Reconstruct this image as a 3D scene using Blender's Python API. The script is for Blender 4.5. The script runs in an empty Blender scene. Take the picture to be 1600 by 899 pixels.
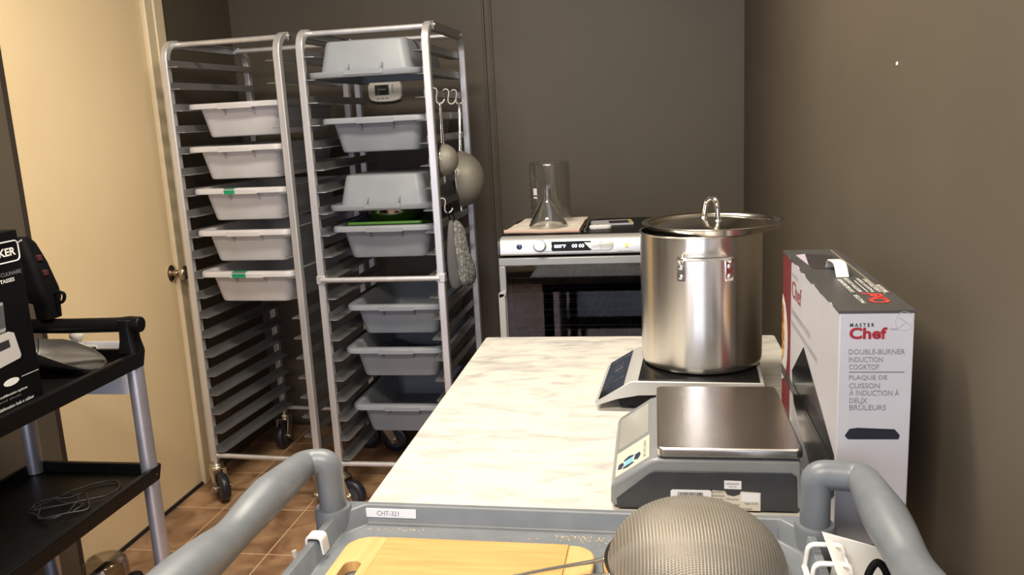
import bpy, bmesh, math, random
from mathutils import Vector, Matrix
random.seed(7)
PI = math.pi
SC = bpy.context.scene
COL = SC.collection
Vv = Vector

# ------------------------------------------------------------------ camera
cam_data = bpy.data.cameras.new('camera')
cam = bpy.data.objects.new('camera', cam_data)
COL.objects.link(cam)
cam_data.sensor_width = 36.0
cam_data.lens = 29.99
cam_data.clip_start = 0.02
cam.matrix_world = Matrix(((0.986053, 0.01716, 0.165547, 0.0),
                           (0.158661, 0.2035, -0.966134, 0.0),
                           (-0.050267, 0.978925, 0.197939, 1.417),
                           (0, 0, 0, 1)))
SC.camera = cam

# ------------------------------------------------------------------ world, lights, exposure
world = bpy.data.worlds.new('world')
SC.world = world
world.use_nodes = True
bg = world.node_tree.nodes['Background']
bg.inputs[0].default_value = (0.72, 0.82, 1.0, 1)
bg.inputs[1].default_value = 1.0
SC.view_settings.view_transform = 'Standard'
SC.view_settings.look = 'None'
SC.view_settings.gamma = 1.0
SC.view_settings.use_curve_mapping = False
SC.view_settings.exposure = 0.12

def area(name, loc, target, sx, sy, power, color):
    d = bpy.data.lights.new(name, 'AREA')
    d.shape = 'RECTANGLE'; d.size = sx; d.size_y = sy
    d.energy = power; d.color = color
    o = bpy.data.objects.new(name, d)
    COL.objects.link(o)
    o.location = loc
    o.rotation_euler = (Vv(target) - Vv(loc)).to_track_quat('-Z', 'Z').to_euler()
    return o
WARM = (1.0, 0.89, 0.73)
COOL = (0.74, 0.80, 1.0)
area('daylight', (-0.70, -1.68, 1.15), (-0.45, 3.0, 1.0), 2.05, 2.0, 36, COOL)
area('ceiling_lamp_light', (-0.55, 1.75, 2.52), (-0.55, 1.75, 0), 1.1, 0.3, 43, WARM)
area('ceiling_lamp_light', (-0.45, 0.0, 2.52), (-0.45, 0.0, 0), 1.1, 0.3, 54, WARM)

# ------------------------------------------------------------------ materials
MATS = {}
def nt(m): return m.node_tree.nodes, m.node_tree.links
def mat(name, color, rough=0.5, metal=0.0, **kw):
    m = bpy.data.materials.new(name); m.use_nodes = True
    b = m.node_tree.nodes['Principled BSDF']
    b.inputs['Base Color'].default_value = (*color, 1)
    b.inputs['Roughness'].default_value = rough
    b.inputs['Metallic'].default_value = metal
    for k, v in kw.items():
        b.inputs[k.replace('_', ' ')].default_value = v
    MATS[name] = m
    return m
def noise_color(m, c1, c2, scale=8, detail=4, stretch=(1, 1, 1), lo=0.35, hi=0.65, coord='Object', rough=None, bump=0.0, dist=0.0):
    N, L = nt(m); b = N['Principled BSDF']
    tc = N.new('ShaderNodeTexCoord'); mp = N.new('ShaderNodeMapping')
    mp.inputs['Scale'].default_value = stretch
    L.new(tc.outputs[coord], mp.inputs['Vector'])
    nz = N.new('ShaderNodeTexNoise'); nz.inputs['Scale'].default_value = scale; nz.inputs['Detail'].default_value = detail
    nz.inputs['Distortion'].default_value = dist
    L.new(mp.outputs[0], nz.inputs['Vector'])
    cr = N.new('ShaderNodeValToRGB')
    cr.color_ramp.elements[0].position = lo; cr.color_ramp.elements[0].color = (*c1, 1)
    cr.color_ramp.elements[1].position = hi; cr.color_ramp.elements[1].color = (*c2, 1)
    L.new(nz.outputs['Fac'], cr.inputs[0]); L.new(cr.outputs[0], b.inputs['Base Color'])
    if rough:
        mr = N.new('ShaderNodeMapRange'); mr.inputs['To Min'].default_value = rough[0]; mr.inputs['To Max'].default_value = rough[1]
        L.new(nz.outputs['Fac'], mr.inputs['Value']); L.new(mr.outputs[0], b.inputs['Roughness'])
    if bump:
        bp = N.new('ShaderNodeBump'); bp.inputs['Strength'].default_value = bump; bp.inputs['Distance'].default_value = 0.002
        L.new(nz.outputs['Fac'], bp.inputs['Height']); L.new(bp.outputs[0], b.inputs['Normal'])
    return m, nz, cr, mp

wall_m = mat('taupe_paint', (0.098, 0.082, 0.062), 0.55)
noise_color(wall_m, (0.094, 0.077, 0.056), (0.104, 0.085, 0.062), 3.0, 5, bump=0.04)
ceil_m = mat('ceiling_paint', (0.62, 0.58, 0.5), 0.8)
door_m = mat('cream_door_paint', (0.80, 0.64, 0.40), 0.45)
noise_color(door_m, (0.84, 0.66, 0.40), (0.88, 0.70, 0.43), 2.5, 3)
trim_m = mat('cream_trim_paint', (0.80, 0.67, 0.45), 0.4)
black_m = mat('black_plastic', (0.008, 0.008, 0.009), 0.40, Specular_IOR_Level=0.16)
noise_color(black_m, (0.004, 0.004, 0.0045), (0.006, 0.006, 0.0065), 60, 2, bump=0.15)
dark_m = mat('dark_gap', (0.01, 0.01, 0.01), 0.8)
alu_m = mat('satin_aluminium', (0.72, 0.71, 0.72), 0.34, 0.62)
noise_color(alu_m, (0.66, 0.65, 0.665), (0.75, 0.74, 0.755), 30, 3, (1, 1, 0.15), rough=(0.28, 0.42))
runner_m = mat('dull_aluminium', (0.50, 0.50, 0.50), 0.42, 0.8)
noise_color(runner_m, (0.34, 0.34, 0.345), (0.42, 0.42, 0.425), 25, 3, (1, 0.2, 1))
zinc_m = mat('zinc_plated_steel', (0.75, 0.70, 0.60), 0.28, 1.0)
noise_color(zinc_m, (0.65, 0.6, 0.5), (0.8, 0.76, 0.68), 40, 2)
tyre_m = mat('dark_rubber', (0.016, 0.017, 0.024), 0.35)
noise_color(tyre_m, (0.014, 0.015, 0.022), (0.02, 0.02, 0.028), 20, 2)
hub_m = mat('grey_hub_plastic', (0.06, 0.06, 0.07), 0.5)
wtub_m = mat('white_tub_plastic', (0.74, 0.72, 0.71), 0.42, Subsurface_Weight=0.0)
noise_color(wtub_m, (0.56, 0.545, 0.56), (0.61, 0.595, 0.61), 10, 3)
gtub_m = mat('grey_tub_plastic', (0.30, 0.315, 0.335), 0.42)
noise_color(gtub_m, (0.245, 0.265, 0.295), (0.275, 0.295, 0.325), 9, 3, bump=0.03)
tape_m = mat('green_tape', (0.0, 0.27, 0.13), 0.5)
cart_m = mat('grey_cart_plastic', (0.20, 0.225, 0.25), 0.40)
noise_color(cart_m, (0.138, 0.156, 0.176), (0.16, 0.178, 0.20), 35, 4, bump=0.10)
white_m = mat('white_plastic', (0.80, 0.79, 0.77), 0.35)
offw_m = mat('offwhite_plastic', (0.78, 0.76, 0.70), 0.4)
chrome_m = mat('polished_steel', (0.80, 0.79, 0.77), 0.10, 1.0)
wire_m = mat('bright_wire', (0.80, 0.80, 0.80), 0.22, 1.0)
brass_m = mat('aged_nickel', (0.55, 0.47, 0.36), 0.22, 1.0)
noise_color(brass_m, (0.5, 0.42, 0.32), (0.6, 0.52, 0.41), 12, 2)
label_m = mat('label_paper', (0.74, 0.76, 0.83), 0.55)
ink_m = mat('black_ink', (0.02, 0.02, 0.024), 0.6)
greyink_m = mat('grey_ink', (0.22, 0.22, 0.23), 0.6)
whiteink_m = mat('white_ink', (0.75, 0.75, 0.74), 0.6)
red_m = mat('red_ink', (0.30, 0.010, 0.022), 0.5)
brightred_m = mat('bright_red_ink', (0.58, 0.05, 0.035), 0.5)

def brushed(name, color, rough, aniso, rot=0.0):
    m = mat(name, color, rough, 1.0)
    N, L = nt(m); b = N['Principled BSDF']
    b.inputs['Anisotropic'].default_value = aniso
    b.inputs['Anisotropic Rotation'].default_value = rot
    t = N.new('ShaderNodeTangent'); t.direction_type = 'RADIAL'; t.axis = 'Z'
    L.new(t.outputs[0], b.inputs['Tangent'])
    tc = N.new('ShaderNodeTexCoord'); mp = N.new('ShaderNodeMapping'); mp.inputs['Scale'].default_value = (0.3, 0.3, 60)
    nz = N.new('ShaderNodeTexNoise'); nz.inputs['Scale'].default_value = 9; nz.inputs['Detail'].default_value = 3
    L.new(tc.outputs['Object'], mp.inputs[0]); L.new(mp.outputs[0], nz.inputs['Vector'])
    mr = N.new('ShaderNodeMapRange'); mr.inputs['To Min'].default_value = rough * 0.98; mr.inputs['To Max'].default_value = rough * 1.02
    L.new(nz.outputs['Fac'], mr.inputs['Value']); L.new(mr.outputs[0], b.inputs['Roughness'])
    return m
pot_m = brushed('brushed_stainless', (0.78, 0.75, 0.71), 0.26, 0.8, 0.25)
lid_m = mat('satin_stainless', (0.60, 0.56, 0.50), 0.18, 1.0)
plat_m = mat('brushed_platter_steel', (0.62, 0.59, 0.56), 0.25, 1.0)
noise_color(plat_m, (0.60, 0.575, 0.55), (0.62, 0.595, 0.57), 6, 2, (25, 0.4, 1))
mesh_m = mat('fine_steel_mesh', (0.55, 0.53, 0.49), 0.42, 0.9)

# floor tiles
floor_m = mat('brown_tile', (0.16, 0.085, 0.045), 0.4)
def _floor():
    m = floor_m; N, L = nt(m); b = N['Principled BSDF']
    g = N.new('ShaderNodeNewGeometry'); mp = N.new('ShaderNodeMapping'); mp.inputs['Location'].default_value = (1.313 + 0.327 * 10, -2.805 + 0.327 * 20, 0)
    L.new(g.outputs['Position'], mp.inputs[0])
    br = N.new('ShaderNodeTexBrick'); br.offset = 0.0; br.squash = 1.0
    br.inputs['Scale'].default_value = 1.0; br.inputs['Brick Width'].default_value = 0.327; br.inputs['Row Height'].default_value = 0.327
    br.inputs['Mortar Size'].default_value = 0.0028; br.inputs['Mortar Smooth'].default_value = 0.3; br.inputs['Bias'].default_value = 0
    br.inputs['Color1'].default_value = (0.78, 0.78, 0.78, 1); br.inputs['Color2'].default_value = (1.12, 1.12, 1.12, 1); br.inputs['Mortar'].default_value = (1, 1, 1, 1)
    L.new(mp.outputs[0], br.inputs['Vector'])
    nz = N.new('ShaderNodeTexNoise'); nz.inputs['Scale'].default_value = 9; nz.inputs['Detail'].default_value = 6; nz.inputs['Distortion'].default_value = 0.6
    L.new(g.outputs['Position'], nz.inputs['Vector'])
    cr = N.new('ShaderNodeValToRGB')
    cr.color_ramp.elements[0].position = 0.32; cr.color_ramp.elements[0].color = (0.20, 0.105, 0.052, 1)
    cr.color_ramp.elements[1].position = 0.70; cr.color_ramp.elements[1].color = (0.52, 0.32, 0.185, 1)
    L.new(nz.outputs['Fac'], cr.inputs[0])
    mx = N.new('ShaderNodeMix'); mx.data_type = 'RGBA'; mx.blend_type = 'MULTIPLY'; mx.inputs[0].default_value = 1
    L.new(cr.outputs[0], mx.inputs[6]); L.new(br.outputs['Color'], mx.inputs[7])
    m2 = N.new('ShaderNodeMix'); m2.data_type = 'RGBA'; m2.inputs[7].default_value = (0.66, 0.46, 0.29, 1)
    L.new(br.outputs['Fac'], m2.inputs[0]); L.new(mx.outputs[2], m2.inputs[6]); L.new(m2.outputs[2], b.inputs['Base Color'])
    bp = N.new('ShaderNodeBump'); bp.inputs['Strength'].default_value = 0.25; bp.inputs['Distance'].default_value = 0.003
    L.new(nz.outputs['Fac'], bp.inputs['Height']); L.new(bp.outputs[0], b.inputs['Normal'])
_floor()

# table top: pale marble-look laminate with grey streaks
marble_m = mat('pale_marble_laminate', (0.86, 0.84, 0.80), 0.38)
def _marble():
    m = marble_m; N, L = nt(m); b = N['Principled BSDF']
    _, nz, cr, mp = noise_color(m, (0.42, 0.405, 0.40), (0.665, 0.64, 0.585), 7, 6, (1.1, 2.6, 1), 0.30, 0.54, dist=1.2)
    nz2 = N.new('ShaderNodeTexNoise'); nz2.inputs['Scale'].default_value = 22; nz2.inputs['Detail'].default_value = 4; nz2.inputs['Distortion'].default_value = 0.7
    L.new(mp.outputs[0], nz2.inputs['Vector'])
    cr2 = N.new('ShaderNodeValToRGB')
    cr2.color_ramp.elements[0].position = 0.28; cr2.color_ramp.elements[0].color = (0.80, 0.79, 0.80, 1)
    cr2.color_ramp.elements[1].position = 0.40; cr2.color_ramp.elements[1].color = (1, 1, 1, 1)
    L.new(nz2.outputs['Fac'], cr2.inputs[0])
    mx = N.new('ShaderNodeMix'); mx.data_type = 'RGBA'; mx.blend_type = 'MULTIPLY'; mx.inputs[0].default_value = 0.8
    L.new(cr.outputs[0], mx.inputs[6]); L.new(cr2.outputs[0], mx.inputs[7]); L.new(mx.outputs[2], b.inputs['Base Color'])
_marble()

# bamboo
def bamboo(name, c1, c2, stretch):
    m = mat(name, c1, 0.42)
    N, L = nt(m); b = N['Principled BSDF']
    _, nz, cr, mp = noise_color(m, c1, c2, 7, 5, stretch, 0.3, 0.7)
    return m
wood_m = bamboo('bamboo', (0.52, 0.28, 0.09), (0.63, 0.37, 0.135), (1.2, 14, 1))
woodend_m = bamboo('bamboo_end_grain', (0.60, 0.35, 0.13), (0.69, 0.43, 0.18), (14, 1.2, 1))

# clear glass and tinted glass and clear film
def clear(name, tint, facing_mix, rough=0.02, gloss=(0.9, 0.9, 0.9), blend=0.25, base=0.04):
    m = bpy.data.materials.new(name); m.use_nodes = True
    N, L = nt(m); N.clear()
    out = N.new('ShaderNodeOutputMaterial'); mx = N.new('ShaderNodeMixShader')
    tr = N.new('ShaderNodeBsdfTransparent'); tr.inputs[0].default_value = (*tint, 1)
    gl = N.new('ShaderNodeBsdfGlossy'); gl.inputs[0].default_value = (*gloss, 1); gl.inputs['Roughness'].default_value = rough
    lw = N.new('ShaderNodeLayerWeight'); lw.inputs[0].default_value = blend
    mr = N.new('ShaderNodeMapRange'); mr.inputs['To Min'].default_value = base; mr.inputs['To Max'].default_value = facing_mix
    L.new(lw.outputs['Facing'], mr.inputs['Value']); L.new(mr.outputs[0], mx.inputs[0])
    L.new(tr.outputs[0], mx.inputs[1]); L.new(gl.outputs[0], mx.inputs[2]); L.new(mx.outputs[0], out.inputs[0])
    MATS[name] = m
    return m
glass_m = mat('clear_glass', (0.99, 0.995, 0.99), 0.0, 0.0, Transmission_Weight=1.0, IOR=1.47)
thin_glass_m = clear('thin_clear_glass', (0.968, 0.972, 0.968), 0.55, 0.01, blend=0.10, base=0.035)
tint_m = clear('dark_oven_glass', (0.40, 0.40, 0.43), 0.5, 0.03, base=0.05)
film_m = clear('clear_film', (0.75, 0.78, 0.82), 0.6, 0.15, base=0.25)
jar_m = clear('clear_plastic', (0.86, 0.84, 0.80), 0.4, 0.12, base=0.05)

def emit(name, color, strength):
    m = mat(name, (0.02, 0.02, 0.02), 0.4)
    b = m.node_tree.nodes['Principled BSDF']
    b.inputs['Emission Color'].default_value = (*color, 1); b.inputs['Emission Strength'].default_value = strength
    return m
led_m = emit('display_digits', (0.75, 0.82, 1.0), 2.6)
amber_m = emit('amber_lamp', (1.0, 0.66, 0.10), 1.5)
lampglow_m = emit('lamp_diffuser', (1.0, 0.87, 0.68), 2.0)

# woven mesh material for the strainers
def wire_mesh(name, sx, sy, color, op, ky):
    m = bpy.data.materials.new(name); m.use_nodes = True
    N, L = nt(m); b = N['Principled BSDF']; out = [n for n in N if n.type == 'OUTPUT_MATERIAL'][0]
    b.inputs['Base Color'].default_value = (*color, 1); b.inputs['Metallic'].default_value = 0.35; b.inputs['Roughness'].default_value = 0.45
    tc = N.new('ShaderNodeTexCoord'); sep = N.new('ShaderNodeSeparateXYZ'); L.new(tc.outputs['Object'], sep.inputs[0])
    def wave(sock, k):
        a = N.new('ShaderNodeMath'); a.operation = 'MULTIPLY'; a.inputs[1].default_value = k; L.new(sock, a.inputs[0])
        s = N.new('ShaderNodeMath'); s.operation = 'SINE'; L.new(a.outputs[0], s.inputs[0])
        return s.outputs[0]
    wx = wave(sep.outputs['X'], sx); wy = wave(sep.outputs['Y'], sy)
    km = N.new('ShaderNodeMath'); km.operation = 'MULTIPLY'; km.inputs[1].default_value = ky; L.new(wy, km.inputs[0]); wy = km.outputs[0]
    mxm = N.new('ShaderNodeMath'); mxm.operation = 'MAXIMUM'; L.new(wx, mxm.inputs[0]); L.new(wy, mxm.inputs[1])
    mr = N.new('ShaderNodeMapRange'); mr.inputs['From Min'].default_value = -0.6; mr.inputs['From Max'].default_value = 0.5; mr.inputs['To Min'].default_value = op; mr.inputs['To Max'].default_value = 1.0
    L.new(mxm.outputs[0], mr.inputs['Value'])
    bp = N.new('ShaderNodeBump'); bp.inputs['Strength'].default_value = 0.5; bp.inputs['Distance'].default_value = 0.0006
    L.new(mxm.outputs[0], bp.inputs['Height']); L.new(bp.outputs[0], b.inputs['Normal'])
    tr = N.new('ShaderNodeBsdfTransparent'); mx = N.new('ShaderNodeMixShader')
    L.new(mr.outputs[0], mx.inputs[0]); L.new(tr.outputs[0], mx.inputs[1]); L.new(b.outputs[0], mx.inputs[2]); L.new(mx.outputs[0], out.inputs[0])
    MATS[name] = m
    return m
bigmesh_m = wire_mesh('woven_strainer_mesh', 2 * PI / 0.0040, 2 * PI / 0.0020, (0.27, 0.245, 0.205), 0.30, 0.45)
hangmesh_m = wire_mesh('woven_small_mesh', 2 * PI / 0.002, 2 * PI / 0.002, (0.34, 0.32, 0.27), 0.55, 1.0)

# quilted cloth
mitt_m = mat('grey_patterned_cloth', (0.25, 0.25, 0.24), 0.85)
def _mitt():
    m = mitt_m; N, L = nt(m); b = N['Principled BSDF']
    tc = N.new('ShaderNodeTexCoord'); mp = N.new('ShaderNodeMapping'); mp.inputs['Scale'].default_value = (75, 75, 75)
    L.new(tc.outputs['Object'], mp.inputs[0])
    vo = N.new('ShaderNodeTexVoronoi'); vo.inputs['Scale'].default_value = 1; vo.inputs['Randomness'].default_value = 0.7
    L.new(mp.outputs[0], vo.inputs['Vector'])
    cr = N.new('ShaderNodeValToRGB'); cr.color_ramp.elements[0].color = (0.42, 0.41, 0.37, 1); cr.color_ramp.elements[1].color = (0.17, 0.17, 0.165, 1)
    cr.color_ramp.elements[0].position = 0.2; cr.color_ramp.elements[1].position = 0.6
    L.new(vo.outputs['Distance'], cr.inputs[0]); L.new(cr.outputs[0], b.inputs['Base Color'])
_mitt()
towel_m = mat('pale_tea_towel', (0.60, 0.50, 0.42), 0.9)
noise_color(towel_m, (0.66, 0.59, 0.52), (0.76, 0.70, 0.63), 30, 4, bump=0.4)
hem_m = mat('rust_towel_hem', (0.42, 0.22, 0.15), 0.9)
bag_m = mat('black_fabric', (0.008, 0.008, 0.010), 0.6, Specular_IOR_Level=0.08)
noise_color(bag_m, (0.0035, 0.0035, 0.0045), (0.006, 0.006, 0.007), 40, 3, bump=0.2)
card_m = mat('white_carton', (0.66, 0.64, 0.66), 0.38)
noise_color(card_m, (0.46, 0.455, 0.50), (0.50, 0.495, 0.54), 6, 2)
cardblack_m = mat('black_carton', (0.007, 0.007, 0.008), 0.42, Specular_IOR_Level=0.10)
noise_color(cardblack_m, (0.004, 0.004, 0.0045), (0.006, 0.006, 0.0065), 8, 2)
cardtop_m = mat('charcoal_carton', (0.055, 0.055, 0.055), 0.42)
noise_color(cardtop_m, (0.05, 0.05, 0.05), (0.06, 0.06, 0.06), 10, 2)
blackglass_m = mat('black_ceramic_glass', (0.006, 0.006, 0.007), 0.08)
panel_m = mat('silver_panel', (0.62, 0.62, 0.61), 0.33, 0.55)
frame_m = mat('grey_door_frame', (0.33, 0.335, 0.34), 0.4, 0.35)
darkgrey_m = mat('dark_grey_plastic', (0.050, 0.053, 0.062), 0.42)
noise_color(darkgrey_m, (0.030, 0.033, 0.041), (0.036, 0.039, 0.047), 50, 2, bump=0.08)
scale_m = mat('scale_grey_plastic', (0.21, 0.22, 0.23), 0.28)
noise_color(scale_m, (0.205, 0.215, 0.225), (0.22, 0.23, 0.24), 30, 2)
cooker_m = mat('silver_cooktop_shell', (0.56, 0.56, 0.55), 0.35, 0.4)
food_m = mat('printed_food', (0.5, 0.25, 0.08), 0.45)
noise_color(food_m, (0.16, 0.035, 0.01), (0.72, 0.42, 0.13), 60, 4, lo=0.38, hi=0.6)
sticker_m = mat('pale_sticker', (0.56, 0.57, 0.47), 0.4)
navy_m = mat('navy_print', (0.02, 0.035, 0.08), 0.4)
blue_m = mat('light_blue_print', (0.20, 0.50, 0.72), 0.4)
green_m = mat('green_board_plastic', (0.045, 0.15, 0.012), 0.5)
mauve_m = mat('mauve_print', (0.42, 0.38, 0.48), 0.5)
legs_m = mat('silver_leg', (0.62, 0.61, 0.68), 0.33, 0.75)
noise_color(legs_m, (0.60, 0.59, 0.66), (0.64, 0.63, 0.70), 20, 2)
lcd_m = mat('lcd_dark', (0.03, 0.035, 0.03), 0.12)
lcdink_m = mat('lcd_print', (0.22, 0.24, 0.21), 0.4)
bluebtn_m = mat('dark_blue_button', (0.015, 0.03, 0.10), 0.25)
crumb_m = mat('crumb', (0.62, 0.50, 0.33), 0.8)

# ------------------------------------------------------------------ geometry helpers
def NB(): return bmesh.new()
def box(bm, x0, x1, y0, y1, z0, z1, M=None):
    vs = [Vv((x, y, z)) for z in (z0, z1) for y in (y0, y1) for x in (x0, x1)]
    if M: vs = [M @ v for v in vs]
    v = [bm.verts.new(p) for p in vs]
    for f in ((0, 2, 3, 1), (4, 5, 7, 6), (0, 1, 5, 4), (2, 6, 7, 3), (0, 4, 6, 2), (1, 3, 7, 5)):
        bm.faces.new([v[i] for i in f])
def loft(bm, loops, cap0=True, cap1=True, close=True):
    rows = [[bm.verts.new(p) for p in lp] for lp in loops]
    n = len(rows[0])
    for a, b in zip(rows, rows[1:]):
        for i in range(n if close else n - 1):
            j = (i + 1) % n
            bm.faces.new((a[i], a[j], b[j], b[i]))
    if cap0: bm.faces.new(list(reversed(rows[0])))
    if cap1: bm.faces.new(rows[-1])
    return rows
def rrect(w, l, r, z, n=5, cx=0, cy=0):
    pts = []
    for qx, qy, a0 in ((1, 1, 0), (-1, 1, 90), (-1, -1, 180), (1, -1, 270)):
        for k in range(n + 1):
            a = math.radians(a0 + 90 * k / n)
            pts.append(Vv((cx + qx * (w / 2 - r) + r * math.cos(a), cy + qy * (l / 2 - r) + r * math.sin(a), z)))
    return pts
def circ(r, z, n=32, cx=0, cy=0):
    return [Vv((cx + r * math.cos(2 * PI * k / n), cy + r * math.sin(2 * PI * k / n), z)) for k in range(n)]
def lathe(bm, prof, n=40, M=None, cap0=False, cap1=False):
    rows = []
    for r, z in prof:
        if r < 1e-6:
            p = Vv((0, 0, z)); rows.append([bm.verts.new(M @ p if M else p)])
        else:
            rows.append([bm.verts.new(M @ p if M else p) for p in circ(r, z, n)])
    for a, b in zip(rows, rows[1:]):
        for i in range(n):
            j = (i + 1) % n
            if len(a) == 1 and len(b) == 1: break
            if len(a) == 1: bm.faces.new((a[0], b[j], b[i]))
            elif len(b) == 1: bm.faces.new((a[i], a[j], b[0]))
            else: bm.faces.new((a[i], a[j], b[j], b[i]))
    if cap0 and len(rows[0]) > 1: bm.faces.new(list(reversed(rows[0])))
    if cap1 and len(rows[-1]) > 1: bm.faces.new(rows[-1])
def sweep(bm, pts, r, n=10, closed=False, ref=None, square=False, sy=1.0):
    pts = [Vv(p) for p in pts]; m = len(pts)
    rs = r if isinstance(r, (list, tuple)) else [r] * m
    def tan(i):
        if closed: return (pts[(i + 1) % m] - pts[i - 1]).normalized()
        return (pts[min(i + 1, m - 1)] - pts[max(i - 1, 0)]).normalized()
    t0 = tan(0)
    nrm = Vv(ref) if ref else (Vv((0, 0, 1)) if abs(t0.z) < 0.9 else Vv((1, 0, 0)))
    rows = []
    for i in range(m):
        t = tan(i)
        nrm = (nrm - t * nrm.dot(t)).normalized()
        b = t.cross(nrm)
        if square:
            off = [(1, 1), (-1, 1), (-1, -1), (1, -1)]
            k = 1.0
            # mitre on bends
            row = [bm.verts.new(pts[i] + nrm * (rs[i] * x) + b * (rs[i] * sy * y)) for x, y in off]
        else:
            row = [bm.verts.new(pts[i] + nrm * (rs[i] * math.cos(2 * PI * k / n)) + b * (rs[i] * sy * math.sin(2 * PI * k / n))) for k in range(n)]
        rows.append(row)
    q = len(rows[0])
    rng = range(m) if closed else range(m - 1)
    for i in rng:
        a, b2 = rows[i], rows[(i + 1) % m]
        for k in range(q):
            j = (k + 1) % q
            bm.faces.new((a[k], a[j], b2[j], b2[k]))
    if not closed:
        bm.faces.new(list(reversed(rows[0]))); bm.faces.new(rows[-1])
def cyl(bm, p, q, r, n=16, r2=None):
    sweep(bm, [p, q], [r, r if r2 is None else r2], n)
def prism(bm, pts, off):
    off = Vv(off)
    loft(bm, [[Vv(p) for p in pts], [Vv(p) + off for p in pts]])
def smooth_path(ctrl, n=6, closed=False):
    P = [Vv(c) for c in ctrl]; out = []
    m = len(P)
    rng = m if closed else m - 1
    for i in range(rng):
        g = (lambda k: P[k % m]) if closed else (lambda k: P[max(0, min(m - 1, k))])
        a, b, c, d = g(i - 1), g(i), g(i + 1), g(i + 2)
        for k in range(n):
            t = k / n
            out.append(0.5 * ((2 * b) + (c - a) * t + (2 * a - 5 * b + 4 * c - d) * t * t + (3 * b - a - 3 * c + d) * t ** 3))
    if not closed: out.append(P[-1])
    return out
def fillet(ctrl, rad, n=6):
    P = [Vv(c) for c in ctrl]; out = [P[0]]
    for i in range(1, len(P) - 1):
        a, b, c = P[i - 1], P[i], P[i + 1]
        r = rad[i - 1] if isinstance(rad, (list, tuple)) else rad
        p = b + (a - b).normalized() * r; q = b + (c - b).normalized() * r
        for k in range(n + 1):
            t = k / n
            out.append(p * (1 - t) ** 2 + b * 2 * t * (1 - t) + q * t * t)
    out.append(P[-1])
    return out
def obj(name, bm, m, parent=None, bevel=0.0, seg=2, ang=38, loc=None, rot=None):
    bmesh.ops.recalc_face_normals(bm, faces=bm.faces[:])
    me = bpy.data.meshes.new(name); bm.to_mesh(me); bm.free()
    me.polygons.foreach_set('use_smooth', [True] * len(me.polygons))
    me.set_sharp_from_angle(angle=math.radians(ang))
    me.materials.append(m)
    o = bpy.data.objects.new(name, me); COL.objects.link(o)
    if parent: o.parent = parent
    if bevel:
        b = o.modifiers.new('bevel', 'BEVEL'); b.width = bevel; b.segments = seg; b.limit_method = 'ANGLE'; b.angle_limit = math.radians(40); b.harden_normals = False
    if loc: o.location = loc
    if rot: o.rotation_euler = rot
    return o
def tag(o, label=None, cat=None, group=None, kind=None):
    if label: o['label'] = label
    if cat: o['category'] = cat
    if group: o['group'] = group
    if kind: o['kind'] = kind
    return o
def thing(name, label, cat, loc=(0, 0, 0), rz=0.0, group=None):
    o = bpy.data.objects.new(name, None); COL.objects.link(o)
    o.empty_display_size = 0.05
    o.location = loc; o.rotation_euler = (0, 0, rz)
    return tag(o, label, cat, group)
def struct(name, bm, m, label=None, **kw):
    o = obj(name, bm, m, **kw); o['kind'] = 'structure'
    if label: o['label'] = label
    return o
def kids(o): return [c for c in list(COL.objects) if c.parent == o]
def copy_tree(o, parent=None):
    c = o.copy(); COL.objects.link(c); c.parent = parent
    for ch in kids(o): copy_tree(ch, c)
    return c
def text(parent, name, body, org, right, up, w, h, m, bold=0.0, lift=0.0004):
    """lettering fitted to a w x h rectangle whose lower left corner is org"""
    cu = bpy.data.curves.new('lettering', 'FONT'); cu.body = body; cu.size = 1.0; cu.offset = bold; cu.resolution_u = 3
    t = bpy.data.objects.new('lettering', cu); COL.objects.link(t)
    bpy.context.view_layer.update()
    me = bpy.data.meshes.new_from_object(t.evaluated_get(bpy.context.evaluated_depsgraph_get()))
    bpy.data.objects.remove(t); bpy.data.curves.remove(cu)
    xs = [v.co.x for v in me.vertices]; ys = [v.co.y for v in me.vertices]
    x0, x1, y0, y1 = min(xs), max(xs), min(ys), max(ys)
    right = Vv(right).normalized(); up = Vv(up).normalized(); nn = right.cross(up)
    for v in me.vertices:
        v.co = Vv(org) + right * ((v.co.x - x0) / max(x1 - x0, 1e-6) * w) + up * ((v.co.y - y0) / max(y1 - y0, 1e-6) * h) + nn * lift
    me.materials.clear(); me.materials.append(m)
    me.name = name
    o = bpy.data.objects.new(name, me); COL.objects.link(o); o.parent = parent
    return o

# ================================================================== SETTING
XL, YB, ZC, YF = -1.84, 3.70, 2.56, -1.60
def xr(y): return 0.374 + (YB - y) * 0.0080
bm = NB(); box(bm, XL - 0.1, 0.8, YF - 0.1, YB + 0.1, -0.06, 0.0); struct('floor', bm, floor_m)
bm = NB(); box(bm, XL - 0.1, 0.8, YF - 0.1, YB + 0.1, ZC, ZC + 0.06); struct('ceiling', bm, ceil_m)
bm = NB(); box(bm, XL - 0.1, 0.8, YB, YB + 0.1, 0, ZC); struct('wall_back', bm, wall_m)
bm = NB(); prism(bm, [(xr(YF), YF, 0), (xr(YB), YB, 0), (xr(YB) + 0.1, YB, 0), (xr(YF) + 0.1, YF, 0)], (0, 0, ZC)); struct('wall_right', bm, wall_m)
# left wall with a doorway
DY0, DY1, DZ = 2.272, 3.010, 2.06
bm = NB()
box(bm, XL - 0.1, XL, YF, DY0 - 0.02, 0, ZC)
box(bm, XL - 0.1, XL, DY1 + 0.02, YB, 0, ZC)
box(bm, XL - 0.1, XL, DY0 - 0.02, DY1 + 0.02, DZ + 0.02, ZC)
struct('wall_left', bm, wall_m)
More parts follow.
